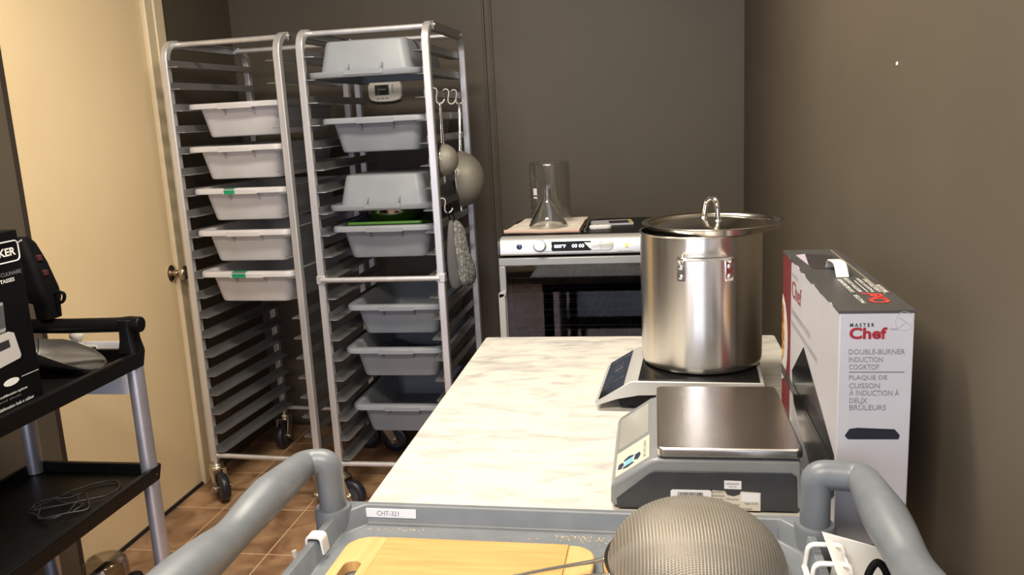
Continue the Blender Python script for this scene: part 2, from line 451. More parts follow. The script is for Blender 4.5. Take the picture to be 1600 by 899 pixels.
# front wall (behind the camera) with a window opening
WX0, WX1, WZ0, WZ1 = -1.74, 0.34, 0.10, 2.18
bm = NB()
box(bm, XL, WX0, YF - 0.1, YF, 0, ZC); box(bm, WX1, 0.6, YF - 0.1, YF, 0, ZC)
box(bm, WX0, WX1, YF - 0.1, YF, 0, WZ0); box(bm, WX0, WX1, YF - 0.1, YF, WZ1, ZC)
struct('wall_front', bm, wall_m)
win = thing('window_1', None, None, (0, YF, 0)); win['kind'] = 'structure'
bm = NB()
box(bm, WX0, WX0 + 0.05, -0.08, 0.02, WZ0, WZ1); box(bm, WX1 - 0.05, WX1, -0.08, 0.02, WZ0, WZ1)
box(bm, WX0, WX1, -0.08, 0.02, WZ0, WZ0 + 0.05); box(bm, WX0, WX1, -0.08, 0.02, WZ1 - 0.05, WZ1)
for x in (-1.05, -0.36): box(bm, x - 0.03, x + 0.03, -0.08, 0.02, WZ0 + 0.05, WZ1 - 0.05)
obj('window_frame', bm, trim_m, win)
# door in the left wall
dr = thing('door_1', None, None, (XL, DY1, 0)); dr['kind'] = 'structure'
bm = NB(); box(bm, -0.040, -0.002, -(DY1 - DY0), -0.0065, 0.012, DZ); obj('door_leaf', bm, door_m, dr, bevel=0.002)
bm = NB(); M = Matrix.Translation((-0.002, -0.022, 0.885)) @ Matrix.Rotation(PI / 2, 4, 'Y')
lathe(bm, [(0, 0.0), (0.032, 0.0), (0.033, 0.004), (0.026, 0.009), (0.013, 0.012), (0.011, 0.03), (0.016, 0.036), (0.026, 0.045), (0.028, 0.056), (0.022, 0.066), (0.0, 0.069)], 28, M)
obj('door_knob', bm, brass_m, dr, ang=60)
bm = NB()
box(bm, -0.06, 0.016, 0.0, 0.052, 0, DZ + 0.01); box(bm, -0.06, 0.021, 0.052, 0.115, 0, DZ + 0.06)
box(bm, -0.06, 0.016, -(DY1 - DY0) - 0.02, 0.0, DZ + 0.006, DZ + 0.06)
obj('door_frame', bm, trim_m, dr, bevel=0.004)
bm = NB(); box(bm, -0.03, 0.001, -(DY1 - DY0) - 0.022, -(DY1 - DY0) - 0.002, 0, DZ); obj('door_jamb', bm, mat('jamb_and_gap_shade', (0.035, 0.024, 0.018), 0.6), dr)
bm = NB(); box(bm, -0.05, 0.004, -(DY1 - DY0), 0.0, 0.0005, 0.012); obj('threshold', bm, dark_m, dr)
bm = NB(); box(bm, -0.045, -0.012, -0.0068, -0.0002, 0.013, DZ); obj('door_gap_shade', bm, MATS['jamb_and_gap_shade'], dr)  # dark strip set into the door gap to paint its shade
# conduit-like batten on the back wall
bm = NB()
box(bm, -0.704, -0.694, YB - 0.010, YB, 0.0, ZC); box(bm, -0.672, -0.663, YB - 0.010, YB, 0.0, ZC); box(bm, -0.694, -0.672, YB - 0.004, YB, 0, ZC)
struct('trim_1', bm, wall_m, bevel=0.003)
# small white wall anchor and mark
bm = NB(); lathe(bm, [(0, 0), (0.0032, 0), (0.0028, 0.002), (0, 0.0026)], 12, Matrix.Rotation(-PI / 2, 4, 'Y'))
o = obj('wall_anchor', bm, offw_m, loc=(xr(1.501) - 0.0002, 1.501, 1.467)); tag(o, 'tiny pale screw anchor high on the right wall', 'wall anchor')
bm = NB(); sweep(bm, smooth_path([(0, 0, 0), (-0.012, 0, 0.002), (-0.018, 0, 0.010), (-0.020, 0, 0.018)], 4), 0.005, 8)
o = obj('wall_hook', bm, offw_m, loc=(xr(1.264) + 0.001, 1.264, 0.72)); tag(o, 'small white hook low on the right wall beside the handle', 'wall hook')

# ================================================================== SHEET PAN RACKS
RW, RD, RH, ZT, PT = 0.4626, 0.5817, 1.7406, 1.6425, 0.0254
TS = 0.0762
def post_mesh(u, front):
    bm = NB()
    c = PT / 2
    v0 = c if front else RD - c
    s = 1 if front else -1
    R = 0.062
    pts = [Vv((u, v0, 0.155)), Vv((u, v0, 0.9)), Vv((u, v0, RH - c - R))]
    for k in range(1, 9):
        a = PI / 2 * k / 8
        pts.append(Vv((u, v0 + s * (R - R * math.cos(a)), RH - c - R + R * math.sin(a))))
    pts.append(Vv((u, v0 + s * 0.075, RH - c)))
    sweep(bm, pts, c, ref=(1, 0, 0), square=True)
    return bm
def runner_mesh(side):
    bm = NB(); t = 0.0022
    u0 = PT if side < 0 else RW - PT
    s = 1 if side < 0 else -1
    a, b = sorted((u0, u0 + s * t)); box(bm, a, b, 0.004, RD - 0.004, 0, 0.026)
    # lip with rounded free corners
    L = 0.037; r = 0.012
    pts = [(u0, 0.004), (u0 + s * (L - r), 0.004), (u0 + s * (L - 0.003), 0.008), (u0 + s * L, 0.004 + r), (u0 + s * L, RD - 0.004 - r), (u0 + s * (L - r), RD - 0.004), (u0, RD - 0.004)]
    prism(bm, [(x, y, 0) for x, y in pts], (0, 0, t))
    return bm
def caster(parent, u, v, ang):
    r = thing('caster', None, None, (u, v, 0.0), ang); r.parent = parent
    for k in ('label', 'category'): 
        if k in r: del r[k]
    bm = NB()
    lathe(bm, [(0, 0.155), (0.0125, 0.155), (0.0125, 0.150), (0.024, 0.149), (0.027, 0.143), (0.024, 0.138), (0.028, 0.134), (0.028, 0.129), (0.0, 0.128)], 20)
    for s in (-1, 1):
        prism(bm, [(s * 0.0235, -0.026, 0.129), (s * 0.0235, 0.026, 0.129), (s * 0.0235, -0.026, 0.050), (s * 0.0235, -0.045, 0.045), (s * 0.0235, -0.052, 0.060)], (s * 0.003, 0, 0))
    box(bm, -0.0265, 0.0265, -0.03, 0.026, 0.1265, 0.1295)
    fork = obj('fork', bm, zinc_m, r)
    bm = NB(); M = Matrix.Translation((-0.0165, -0.038, 0.0575)) @ Matrix.Rotation(PI / 2, 4, 'Y')
    lathe(bm, [(0.036, 0), (0.050, 0.0), (0.0555, 0.004), (0.0575, 0.011), (0.0575, 0.022), (0.0555, 0.029), (0.050, 0.033), (0.036, 0.033), (0.036, 0)], 32, M)
    obj('wheel', bm, tyre_m, r)
    bm = NB(); lathe(bm, [(0, 0.003), (0.037, 0.003), (0.037, 0.030), (0, 0.030)], 24, M); obj('hub', bm, hub_m, r)
    bm = NB(); cyl(bm, (-0.034, -0.038, 0.0575), (0.034, -0.038, 0.0575), 0.007, 10); cyl(bm, (-0.038, -0.038, 0.0575), (-0.031, -0.038, 0.0575), 0.011, 6)
    cyl(bm, (0.031, -0.038, 0.0575), (0.036, -0.038, 0.0575), 0.011, 6)
    sweep(bm, [(-0.028, -0.038, 0.058), (-0.045, -0.052, 0.062), (-0.052, -0.066, 0.062)], [0.005, 0.005, 0.004], 8)
    obj('axle_bolt', bm, zinc_m, r)
    return r
def make_rack(name, label, x, y, a, cast, mid_front):
    root = thing(name, label, 'rack', (x, y, 0), a, 'aluminium sheet pan racks on casters')
    c = PT / 2
    for u in (c, RW - c):
        for fr in (True, False):
            p = obj('post', post_mesh(u, fr), alu_m, root, bevel=0.003)
        bm = NB(); e = 0.004
        sgn = -1 if u < 0.2 else 1
        box(bm, u + sgn * 0.0125 - 0.0015, u + sgn * 0.0125 + 0.0015, 0.078, RD - 0.078, RH - 0.029, RH)
        a0, a1 = sorted((u + sgn * 0.0125, u - sgn * 0.008)); box(bm, a0, a1, 0.078, RD - 0.078, RH - 0.003, RH); box(bm, a0, a1, 0.078, RD - 0.078, RH - 0.029, RH - 0.026)
        obj('top_rail', bm, runner_m, root)
        for v in (0.083, RD - 0.083):
            bm = NB(); cyl(bm, (u + sgn * 0.008, v, RH - c), (u + sgn * 0.020, v, RH - c), 0.006, 8); obj('bolt', bm, zinc_m, root)
    def bar(v, z, nm='crossbar', u0=PT * 0.6, u1=RW - PT * 0.6, r=0.0095):
        bm = NB(); cyl(bm, (u0, v, z), (u1, v, z), r, 14); obj(nm, bm, alu_m, root)
    bar(0.092, RH - 0.014); bar(RD - 0.092, RH - 0.014)
    zb = ZT - 19 * TS
    bar(c, zb - 0.017); bar(RD - c, zb - 0.017)
    vm = -0.004 if mid_front else RD - c
    bar(vm, 0.877)
    for u in (c, RW - c):
        bm = NB(); box(bm, u - c - 0.003, u + c + 0.003, (-0.003 if mid_front else RD - PT - 0.003), (PT if mid_front else RD + 0.003), 0.862, 0.892)
        obj('collar', bm, alu_m, root, bevel=0.002)
    meL = meR = None
    for i in range(20):
        z = ZT - i * TS
        for s in (-1, 1):
            if i == 0:
                o = obj('runner', runner_mesh(s), runner_m, root)
                if s < 0: meL = o.data
                else: meR = o.data
            else:
                o = bpy.data.objects.new('runner', meL if s < 0 else meR); COL.objects.link(o); o.parent = root
            o.location = (0, 0, z)
    k = 0
    for v in (c, RD - c):
        for u in (c, RW - c):
            caster(root, u, v, cast[k]); k += 1
    return root
R1 = (-1.714, 2.8812, -0.068)
R2 = (-1.1821, 2.8231, 0.0)
rackA = make_rack('sheet_pan_rack', 'tall aluminium sheet pan rack beside the cream door, holding white tubs', *R1, (0.9, 0.7, 0.1, -1.57), False)
rackB = make_rack('sheet_pan_rack', 'tall aluminium sheet pan rack holding grey tubs, with hooks and strainers on its side', *R2, (1.4, 0.6, 1.57, 0.5), True)
def rk(R, u, v, z):
    x, y, a = R
    return (x + u * math.cos(a) - v * math.sin(a), y + u * math.sin(a) + v * math.cos(a), z)

# ------------------------------------------------------------------ tubs
TW, TL, TH = 0.392, 0.535, 0.122
LIPZ = TH - 0.020          # underside of the rim above the tub's base
def tub_mesh():
    bm = NB()
    w, l, h = TW, TL, TH
    L = [rrect(w - 0.125, l - 0.125, 0.020, 0.0), rrect(w - 0.110, l - 0.110, 0.028, 0.002), rrect(w - 0.103, l - 0.103, 0.030, 0.010),
         rrect(w - 0.066, l - 0.066, 0.034, h - 0.017), rrect(w - 0.012, l - 0.012, 0.040, h - 0.017), rrect(w - 0.010, l - 0.010, 0.041, h - 0.020),
         rrect(w, l, 0.045, h - 0.020), rrect(w - 0.001, l - 0.001, 0.045, h - 0.005), rrect(w - 0.008, l - 0.008, 0.042, h),
         rrect(w - 0.052, l - 0.052, 0.036, h), rrect(w - 0.064, l - 0.064, 0.033, h - 0.006),
         rrect(w - 0.110, l - 0.110, 0.026, 0.008), rrect(w - 0.125, l - 0.125, 0.020, 0.005)]
    loft(bm, L)
    for s in (-1, 1):                                  # stepped middle of both end rims, and two ribs under each
        y0, y1 = sorted((s * (l / 2 - 0.010), s * (l / 2 + 0.0022)))
        box(bm, -0.062, 0.075, y0, y1, h - 0.0225, h - 0.006)
        for x in (-0.055, 0.062):
            yo = l / 2 - 0.006; yi = l / 2 - 0.033; yj = l / 2 - 0.041
            prism(bm, [(x - 0.004, s * yo, h - 0.021), (x - 0.004, s * yi, h - 0.021), (x - 0.004, s * yj, h - 0.046), (x - 0.004, s * (yj + 0.004), h - 0.046)], (0.008, 0, 0))
    return bm
def lip_z(tier): return ZT - (tier - 1) * TS + 0.0022
proto = {}
def place_tub(kind, R, tier, v, label, flip=False, du=0.0):
    m = wtub_m if kind == 'white' else gtub_m
    root = thing('bus_tub', label, 'tub', (0, 0, 0), 0, kind + (' tubs in the rack by the door' if kind == 'white' else ' tubs in the rack with the strainers'))
    if kind not in proto:
        b = obj('tub_body', tub_mesh(), m, root, bevel=0.0015, seg=1); proto[kind] = b
    else:
        b = proto[kind].copy(); COL.objects.link(b); b.parent = root
    x, y, _ = rk(R, RW / 2 + du, v + TL / 2, 0)
    z = lip_z(tier)
    if flip:
        root.location = (x, y, z + TH + 0.0006); root.rotation_euler = (PI, 0, R[2])
    else:
        root.location = (x, y, z - LIPZ + 0.0006); root.rotation_euler = (0, 0, R[2])
    return root
WT = [(3, 0.055, 'topmost white tub in the rack by the cream door', 0), (5, 0.026, 'white tub second from the top in the rack by the door, no tape', 0),
      (7, 0.028, 'white tub with a green tape tab, middle of the five white tubs', 1), (9, 0.017, 'white tub without tape between the two green taped white tubs', 0),
      (11, 0.008, 'lowest white tub in the rack, green tape on its rim', 1)]
for t, v, lab, tp in WT:
    r = place_tub('white', R1, t, v, lab)
    if tp:
        bm = NB(); x0 = -0.056 if t == 7 else -0.050
        wd = 0.042 if t == 7 else 0.055
        box(bm, x0, x0 + wd, -TL / 2 - 0.0032, -TL / 2 - 0.0024, TH - 0.0205, TH - 0.006)
        box(bm, x0, x0 + wd, -TL / 2 - 0.0032, -TL / 2 + 0.02, TH + 0.0003, TH + 0.0011)
        tag(obj('tape', bm, tape_m, r), 'green tape on the rim')
GT = [(2, -0.020, 'grey tub turned upside down at the very top of the rack', True), (4, 0.060, 'upright grey tub just below the wall thermostat', False),
      (8, 0.062, 'upside down grey tub halfway up, above the green board', True), (9, 0.068, 'grey tub holding a green board and a dark metal bowl', False),
      (13, 0.140, 'grey tub just below the rack crossbar', False), (15, 0.090, 'grey tub with a clear plastic bag inside', False),
      (18, 0.113, 'lowest grey tub in the rack, partly behind the table', False)]
for t, v, lab, fl in GT: place_tub('grey', R2, t, v, lab, fl)
# green cutting board and bowl lying in the fourth tub
gz = lip_z(9) + 0.0205
bm = NB(); loft(bm, [rrect(0.275, 0.39, 0.012, 0), rrect(0.275, 0.39, 0.012, 0.010)])
o = obj('cutting_board', bm, green_m, bevel=0.002, loc=(R2[0] + 0.2313, R2[1] + 0.088 + 0.195, gz + 0.0030 - 0.0233), rot=(-0.12, 0, 0)); tag(o, 'bright green cutting board leaning down into a grey tub', 'cutting board')
bm = NB(); prof = [(0.0, 0.0), (0.080, 0.0), (0.100, 0.010), (0.110, 0.030), (0.114, 0.052), (0.121, 0.057), (0.121, 0.059), (0.112, 0.0545), (0.107, 0.030), (0.097, 0.013), (0.078, 0.003), (0, 0.003)]
lathe(bm, prof, 36)
darkbowl_m = mat('dark_polished_steel', (0.42, 0.40, 0.37), 0.06, 1.0)
o = obj('mixing_bowl', bm, darkbowl_m, ang=50, loc=(R2[0] + 0.235, R2[1] + 0.222, gz - 0.0022), rot=(-0.12, 0, 0)); tag(o, 'shiny dark metal bowl on the green board in the grey tub', 'bowl')
# plastic bag in the sixth tub
bm = NB(); rows = []
zb = lip_z(15) - LIPZ
for i in range(13):
    row = []
    for j in range(10):
        s, t = i / 12, j / 9
        x = -0.135 + 0.17 * s + 0.012 * math.sin(7 * t + 3 * s); y = -0.165 + 0.22 * t
        z = 0.012 + 0.080 * math.sin(PI * min(1, 0.15 + s * 0.85)) * (0.55 + 0.45 * math.sin(PI * t)) + 0.008 * math.sin(17 * s + 9 * t) + 0.006 * math.sin(23 * t - 6 * s)
        row.append(bm.verts.new((x, y, max(0.012, z))))
    rows.append(row)
for a, b in zip(rows, rows[1:]):
    for j in range(9): bm.faces.new((a[j], a[j + 1], b[j + 1], b[j]))
o = obj('plastic_bag', bm, film_m, ang=60, loc=(R2[0] + RW / 2, R2[1] + 0.090 + TL / 2, zb)); tag(o, 'crumpled clear plastic bag inside a grey tub', 'bag')

# ------------------------------------------------------------------ thermostat on the back wall
th = thing('thermostat', 'white thermostat with a small dark screen on the back wall', 'thermostat', (-1.148, YB, 1.548))
bm = NB()
def pil(w, h, y, b=0.006):
    pts = []
    for k in range(24):
        a = 2 * PI * k / 24
        cx, sz = math.cos(a), math.sin(a)
        f = (abs(cx) ** 6 + abs(sz) ** 6) ** (-1 / 6)
        pts.append(Vv((w / 2 * cx * f, y, h / 2 * sz * f + b * (1 - (cx * f) ** 2) * (1 if sz > 0 else -1))))
    return pts
loft(bm, [pil(0.150, 0.082, -0.0005), pil(0.152, 0.084, -0.018), pil(0.146, 0.078, -0.025)])
obj('thermostat_body', bm, offw_m, th, bevel=0.002)
bm = NB(); box(bm, -0.043, 0.020, -0.0262, -0.0245, -0.017, 0.026); obj('screen', bm, lcd_m, th)
greybtn_m = mat('grey_button', (0.32, 0.31, 0.29), 0.5)
for k in range(3):
    bm = NB(); box(bm, -0.037 + k * 0.020, -0.024 + k * 0.020, -0.0268, -0.0245, -0.034, -0.0285); obj('button', bm, greybtn_m, th)
for k in range(5):
    bm = NB(); box(bm, 0.0345, 0.0395, -0.0268, -0.0245, 0.021 - k * 0.0075, 0.0255 - k * 0.0075); obj('button', bm, greybtn_m, th)
bm = NB(); box(bm, -0.031, -0.027, -0.0268, -0.026, -0.016, -0.004); box(bm, -0.030, 0.006, -0.0266, -0.026, 0.004, 0.010); obj('lcd_text', bm, lcdink_m, th)

# ------------------------------------------------------------------ S hooks, hanging strainers, mitt
XS = R2[0] + RW                         # outer face of the right side panel
def s_hook_mesh():
    bm = NB()
    p = smooth_path([(-0.012, 0, 0.000), (-0.0135, 0, 0.011), (-0.005, 0, 0.0195), (0.006, 0.002, 0.016), (0.008, 0.004, 0.004), (0.004, 0.006, -0.012), (0.004, 0.008, -0.027), (0.013, 0.012, -0.034), (0.024, 0.016, -0.029), (0.030, 0.018, -0.018)], 5)
    sweep(bm, p, 0.0026, 8)
    return bm
hook0 = None
def tier_top(i): return ZT - (i - 1) * TS + 0.026
HK = [(2.935, 3, 'white S hook half hidden by the rack post, holding the small strainer'),
      (3.110, 3, 'empty white S hook between the two strainer hooks'),
      (3.240, 3, 'white S hook holding the large strainer, nearest the rear post'),
      (2.945, 8, 'lower white S hook holding the grey oven mitt')]
# the hooks grip the runner plates inside the side panel (PT in from its face)
XH = XS - PT - 0.0011
for yh, tier, lab in HK:
    if hook0 is None:
        o = hook0 = obj('s_hook', s_hook_mesh(), white_m, ang=80)
    else:
        o = hook0.copy(); COL.objects.link(o)
    for k in ('label', 'category', 'group'):
        if k in o: del o[k]
    o.location = (XH + (0.0088 if tier == 8 else 0.0072), yh, tier_top(tier) - 0.0138)
    tag(o, lab, 's-hook', 'white S hooks on the rack side')

def strainer_hang(name, label, loc, R, depth, hl, tilt, ringr, grp):
    r = thing(name, label, 'strainer', loc, 0, grp)
    # local: ring in the YZ plane centred (0,0,-hl-R), bowl bulges to +X, handle wires up to the origin
    c = Vv((0, 0, -hl - R))
    bm = NB(); rows = []
    for i in range(11):
        a = PI / 2 * i / 10
        rr = R * math.cos(a); x = depth * math.sin(a)
        if i == 10: rows.append([bm.verts.new(c + Vv((depth, 0, 0)))])
        else: rows.append([bm.verts.new(c + Vv((x, rr * math.sin(2 * PI * k / 36), rr * math.cos(2 * PI * k / 36)))) for k in range(36)])
    for a, b in zip(rows, rows[1:]):
        for k in range(36):
            j = (k + 1) % 36
            bm.faces.new((a[k], a[j], b[0]) if len(b) == 1 else (a[k], a[j], b[j], b[k]))
    obj('mesh_bowl', bm, hangmesh_m, r, ang=80)
    bm = NB(); sweep(bm, [c + Vv((0, R * math.sin(2 * PI * k / 40), R * math.cos(2 * PI * k / 40))) for k in range(40)], ringr, 8, closed=True); obj('ring', bm, wire_m, r, ang=80)
    bm = NB()
    w = 0.016
    sweep(bm, smooth_path([(0, -w, -hl + 0.001), (0, -w * 0.7, -hl * 0.5), (0, -w * 0.55, -0.012), (0, 0, 0.001), (0, w * 0.55, -0.012), (0, w * 0.7, -hl * 0.5), (0, w, -hl + 0.001)], 6), 0.0027, 8)
    obj('handle', bm, wire_m, r, ang=80)
    bm = NB(); sweep(bm, smooth_path([(0, -0.009, -hl - 2 * R + 0.001), (0, -0.008, -hl - 2 * R - 0.02), (0, 0, -hl - 2 * R - 0.027), (0, 0.008, -hl - 2 * R - 0.02), (0, 0.009, -hl - 2 * R + 0.001)], 5), 0.002, 8)
    obj('rest_hook', bm, wire_m, r, ang=80)
    r.rotation_euler = tilt
    return r
sg = 'strainers hanging on the rack side'
hz = tier_top(3) - 0.0165
strainer_hang('strainer', 'small round strainer hanging behind the front rack post', (XH + 0.0215, 2.949, hz - 0.0272), 0.056, 0.052, 0.142, (-0.10, -0.02, 0), 0.0025, sg)
strainer_hang('strainer', 'large round strainer hanging near the rear rack post', (XH + 0.0215, 3.254, hz - 0.0272), 0.103, 0.090, 0.196, (-0.33, -0.02, 0.04), 0.0035, sg)
# oven mitt folded over the lower hook
mt = thing('oven_mitt', 'grey patterned quilted oven mitt hanging from a white hook', 'oven mitt', (XH + 0.0225, 2.963, tier_top(8) - 0.0485), -0.5)
def slab(bm, outline, thick, bulge, org, yaxis, xaxis):
    """a padded cloth shape: outline in (a,b), a along yaxis, b along z"""
    org = Vv(org); ya = Vv(yaxis); xa = Vv(xaxis)
    cx = sum(p[0] for p in outline) / len(outline); cz = sum(p[1] for p in outline) / len(outline)
    def ring(k, off): return [org + ya * (cx + (p[0] - cx) * k) + Vv((0, 0, cz + (p[1] - cz) * k)) + xa * off for p in outline]
    loft(bm, [ring(0.55, -thick / 2 - bulge), ring(0.9, -thick / 2 - bulge * 0.5), ring(1.0, -thick * 0.2), ring(1.0, thick * 0.2), ring(0.9, thick / 2 + bulge * 0.5), ring(0.55, thick / 2 + bulge)])
out = smooth_path([(-0.012, 0.0), (0.014, 0.0), (0.034, -0.03), (0.045, -0.09), (0.062, -0.14), (0.082, -0.19), (0.080, -0.225), (0.050, -0.238), (0.012, -0.232), (-0.002, -0.19), (-0.012, -0.10)], 3, closed=True)
bm = NB(); slab(bm, [(p.x, p.y) for p in [Vv((q[0], q[1], 0)) for q in out]], 0.016, 0.006, (0.030, 0.006, -0.034), (0.0, 1, 0), (1, 0.0, 0)); obj('mitt_front', bm, mitt_m, mt, ang=70)
out2 = smooth_path([(-0.012, 0.0), (0.010, 0.0), (0.022, -0.06), (0.03, -0.15), (0.038, -0.215), (0.03, -0.24), (-0.01, -0.245), (-0.03, -0.2), (-0.03, -0.1)], 3, closed=True)
bm = NB(); slab(bm, [(q[0], q[1]) for q in out2], 0.010, 0.004, (0.012, -0.002, -0.034), (0.0, 1, 0), (1, 0, 0)); obj('mitt_back', bm, mat('grey_cloth_lining', (0.20, 0.20, 0.21), 0.9), mt, ang=70)
bm = NB(); sweep(bm, smooth_path([(0.014, -0.004, -0.040), (0.010, -0.009, -0.012), (0.003, -0.009, 0.010), (0.0, 0.0, 0.0170), (0.004, 0.009, 0.010), (0.014, 0.011, -0.012), (0.022, 0.008, -0.040)], 5), 0.0032, 8, sy=0.6); obj('hanging_loop', bm, bag_m, mt, ang=80)

# ================================================================== DEHYDRATOR OVEN on its stand
OX0, OX1, OY0, OY1, OZ1 = -0.512, -0.008, 2.75, 3.22, 1.018
ov = thing('dehydrator_oven', 'silver countertop dehydrator oven with a lit display behind the table', 'oven', ((OX0 + OX1) / 2, OY0, 0.44))
ow = (OX1 - OX0) / 2
bz = 0.44
oh = OZ1 - bz
bm = NB()
box(bm, -ow, ow, 0.03, OY1 - OY0, oh - 0.012, oh)               # top
box(bm, -ow, -ow + 0.012, 0.026, OY1 - OY0, 0.0, oh - 0.012); box(bm, ow - 0.012, ow, 0.026, OY1 - OY0, 0.0, oh - 0.012)
box(bm, -ow + 0.012, ow - 0.012, OY1 - OY0 - 0.012, OY1 - OY0, 0, oh - 0.012); box(bm, -ow, ow, 0.026, OY1 - OY0, -0.012, 0.0)
obj('oven_body', bm, black_m, ov)
# control panel, a rounded bar along x
bm = NB()
prof = [(0.045, oh - 0.058), (0.004, oh - 0.058), (0.0, oh - 0.054), (0.0, oh - 0.036), (0.005, oh - 0.016), (0.014, oh - 0.004), (0.026, oh + 0.001), (0.045, oh + 0.002)]
loft(bm, [[Vv((x, y, z)) for y, z in prof] for x in (-ow + 0.006, ow - 0.006)])
obj('control_panel', bm, panel_m, ov, bevel=0.002)
bm = NB()
for s in (-1, 1):
    x0, x1 = sorted((s * (ow - 0.006), s * (ow + 0.003)))
    loft(bm, [[Vv((x, y * 1.0 + 0.002, z - 0.0015)) for y, z in prof] for x in (x0, x1)])
obj('end_cap', bm, darkgrey_m, ov, bevel=0.002)
# the panel face leans back: face point at fraction t up the front
PZ = oh - 0.030
F0, F1 = Vv((0, 0.0, oh - 0.040)), Vv((0, 0.0075, oh - 0.0135))
fu = (F1 - F0).normalized(); fn = Vv((1, 0, 0)).cross(fu)
def fp(x, t, lift=0.0): return F0 + Vv((x, 0, 0)) + fu * t + fn * lift
def disc(parent, name, x, t, prof, m, n=28):
    z = fn; xa = Vv((1, 0, 0)); ya = z.cross(xa)
    M = Matrix((xa, ya, z)).transposed().to_4x4(); M.translation = fp(x, t)
    bm = NB(); lathe(bm, prof, n, M); return obj(name, bm, m, parent, ang=50)
# raised capsule around the controls
cap = []
for k in range(13):
    a = PI / 2 + PI * k / 12; cap.append((-0.117 + 0.018 * math.cos(a), 0.011 + 0.0165 * math.sin(a)))
for k in range(13):
    a = -PI / 2 + PI * k / 12; cap.append((0.112 + 0.018 * math.cos(a), 0.011 + 0.0165 * math.sin(a)))
bm = NB(); loft(bm, [[fp(x, t, -0.004) for x, t in cap], [fp(x, t, 0.0022) for x, t in cap], [fp(x * 0.985, 0.011 + (t - 0.011) * 0.9, 0.003) for x, t in cap]])
obj('control_bezel', bm, panel_m, ov, bevel=0.0006)
disc(ov, 'knob', -0.110, 0.012, [(0, 0.003), (0.020, 0.003), (0.0205, 0.010), (0.0185, 0.021), (0.017, 0.023), (0.0, 0.0235)], panel_m)
sc = [(-0.073, 0.026), (0.056, 0.026), (0.056, 0.0245), (0.058, -0.002), (0.054, -0.0055), (-0.069, -0.0055), (-0.074, 0.0), (-0.0715, 0.010), (-0.074, 0.020)]
bm = NB(); loft(bm, [[fp(x, t, 0.0025) for x, t in sc], [fp(x, t, 0.0042) for x, t in sc]]); dsp = obj('display', bm, blackglass_m, ov)
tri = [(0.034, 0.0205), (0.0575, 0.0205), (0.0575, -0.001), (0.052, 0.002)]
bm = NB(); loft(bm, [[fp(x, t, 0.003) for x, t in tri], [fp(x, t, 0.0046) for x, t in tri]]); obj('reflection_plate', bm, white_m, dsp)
text(dsp, 'temperature_digits', '000\u00b0F', fp(-0.064, 0.0045, 0.0046), (1, 0, 0), fu, 0.038, 0.0115, led_m, 0.02)
text(dsp, 'timer_digits', '00 00', fp(-0.006, 0.0045, 0.0046), (1, 0, 0), fu, 0.040, 0.0115, led_m, 0.02)
bm = NB(); sweep(bm, [fp(0.088 + 0.005 * math.cos(a), 0.0135 + 0.005 * math.sin(a), 0.0032) for a in [PI + PI * k / 10 for k in range(11)]], 0.0008, 6)
obj('time_mark', bm, greyink_m, ov)
for t in (0.021, 0.0015):
    disc(ov, 'push_button', 0.088, t, [(0, 0.002), (0.0026, 0.002), (0.0024, 0.0042), (0, 0.0045)], frame_m, 12)
disc(ov, 'indicator_lamp', 0.172, 0.0105, [(0, -0.001), (0.0098, -0.001), (0.0098, 0.001), (0.0, 0.0012)], mat('amber_ring', (0.30, 0.16, 0.03), 0.3))
disc(ov, 'lamp_lens', 0.172, 0.0105, [(0, 0.001), (0.0068, 0.001), (0.006, 0.003), (0.0, 0.0035)], amber_m)
disc(ov, 'power_button', -0.180, 0.012, [(0, -0.001), (0.0095, -0.001), (0.0095, 0.0015), (0.008, 0.003), (0.0, 0.0025)], bluebtn_m)
text(ov, 'panel_print', 'ON/OFF', fp(-0.166, 0.0115, 0.0006), (1, 0, 0), fu, 0.014, 0.003, greyink_m)
text(ov, 'panel_print', 'THE SAHARA', fp(0.140, -0.012, 0.0006), (1, 0, 0), Vv((0, 0, 1)), 0.052, 0.004, greyink_m)
# door: frame, glass, side handle, and the dark cavity with wire shelves
dz1 = oh - 0.066
dd = thing('oven_door', None, None); dd.parent = ov
bm = NB()
box(bm, -ow, ow, 0.0, 0.024, dz1 - 0.026, dz1); box(bm, -ow, -ow + 0.022, 0.0, 0.024, 0.0, dz1 - 0.026); box(bm, ow - 0.022, ow, 0.0, 0.024, 0.0, dz1 - 0.026); box(bm, -ow + 0.022, ow - 0.022, 0, 0.024, 0, 0.03)
obj('door_frame', bm, frame_m, dd, bevel=0.003)
bm = NB(); box(bm, -ow + 0.0205, ow - 0.0205, 0.008, 0.011, 0.029, dz1 - 0.0245); obj('door_glass', bm, tint_m, dd)
bm = NB(); box(bm, -ow - 0.004, -ow + 0.018, -0.014, 0.001, 0.03, dz1 - 0.115); prism(bm, [(-ow - 0.004, -0.014, dz1 - 0.115), (-ow + 0.022, -0.014, dz1 - 0.105), (-ow + 0.022, 0.001, dz1 - 0.105), (-ow - 0.004, 0.001, dz1 - 0.115)], (0, 0, -0.02))
obj('door_handle', bm, mat('pale_grey_plastic', (0.42, 0.42, 0.41), 0.4), dd, bevel=0.003)
for k in range(7):
    z = dz1 - 0.075 - k * 0.055
    bm = NB()
    for y in (0.04, 0.20, 0.40): cyl(bm, (-ow + 0.013, y, z), (ow - 0.013, y, z), 0.0018, 6)
    for q in range(18):
        x = -ow + 0.03 + q * (2 * ow - 0.06) / 17; cyl(bm, (x, 0.04, z), (x, 0.40, z), 0.0011, 5)
    obj('wire_shelf', bm, alu_m, ov)
bm = NB()
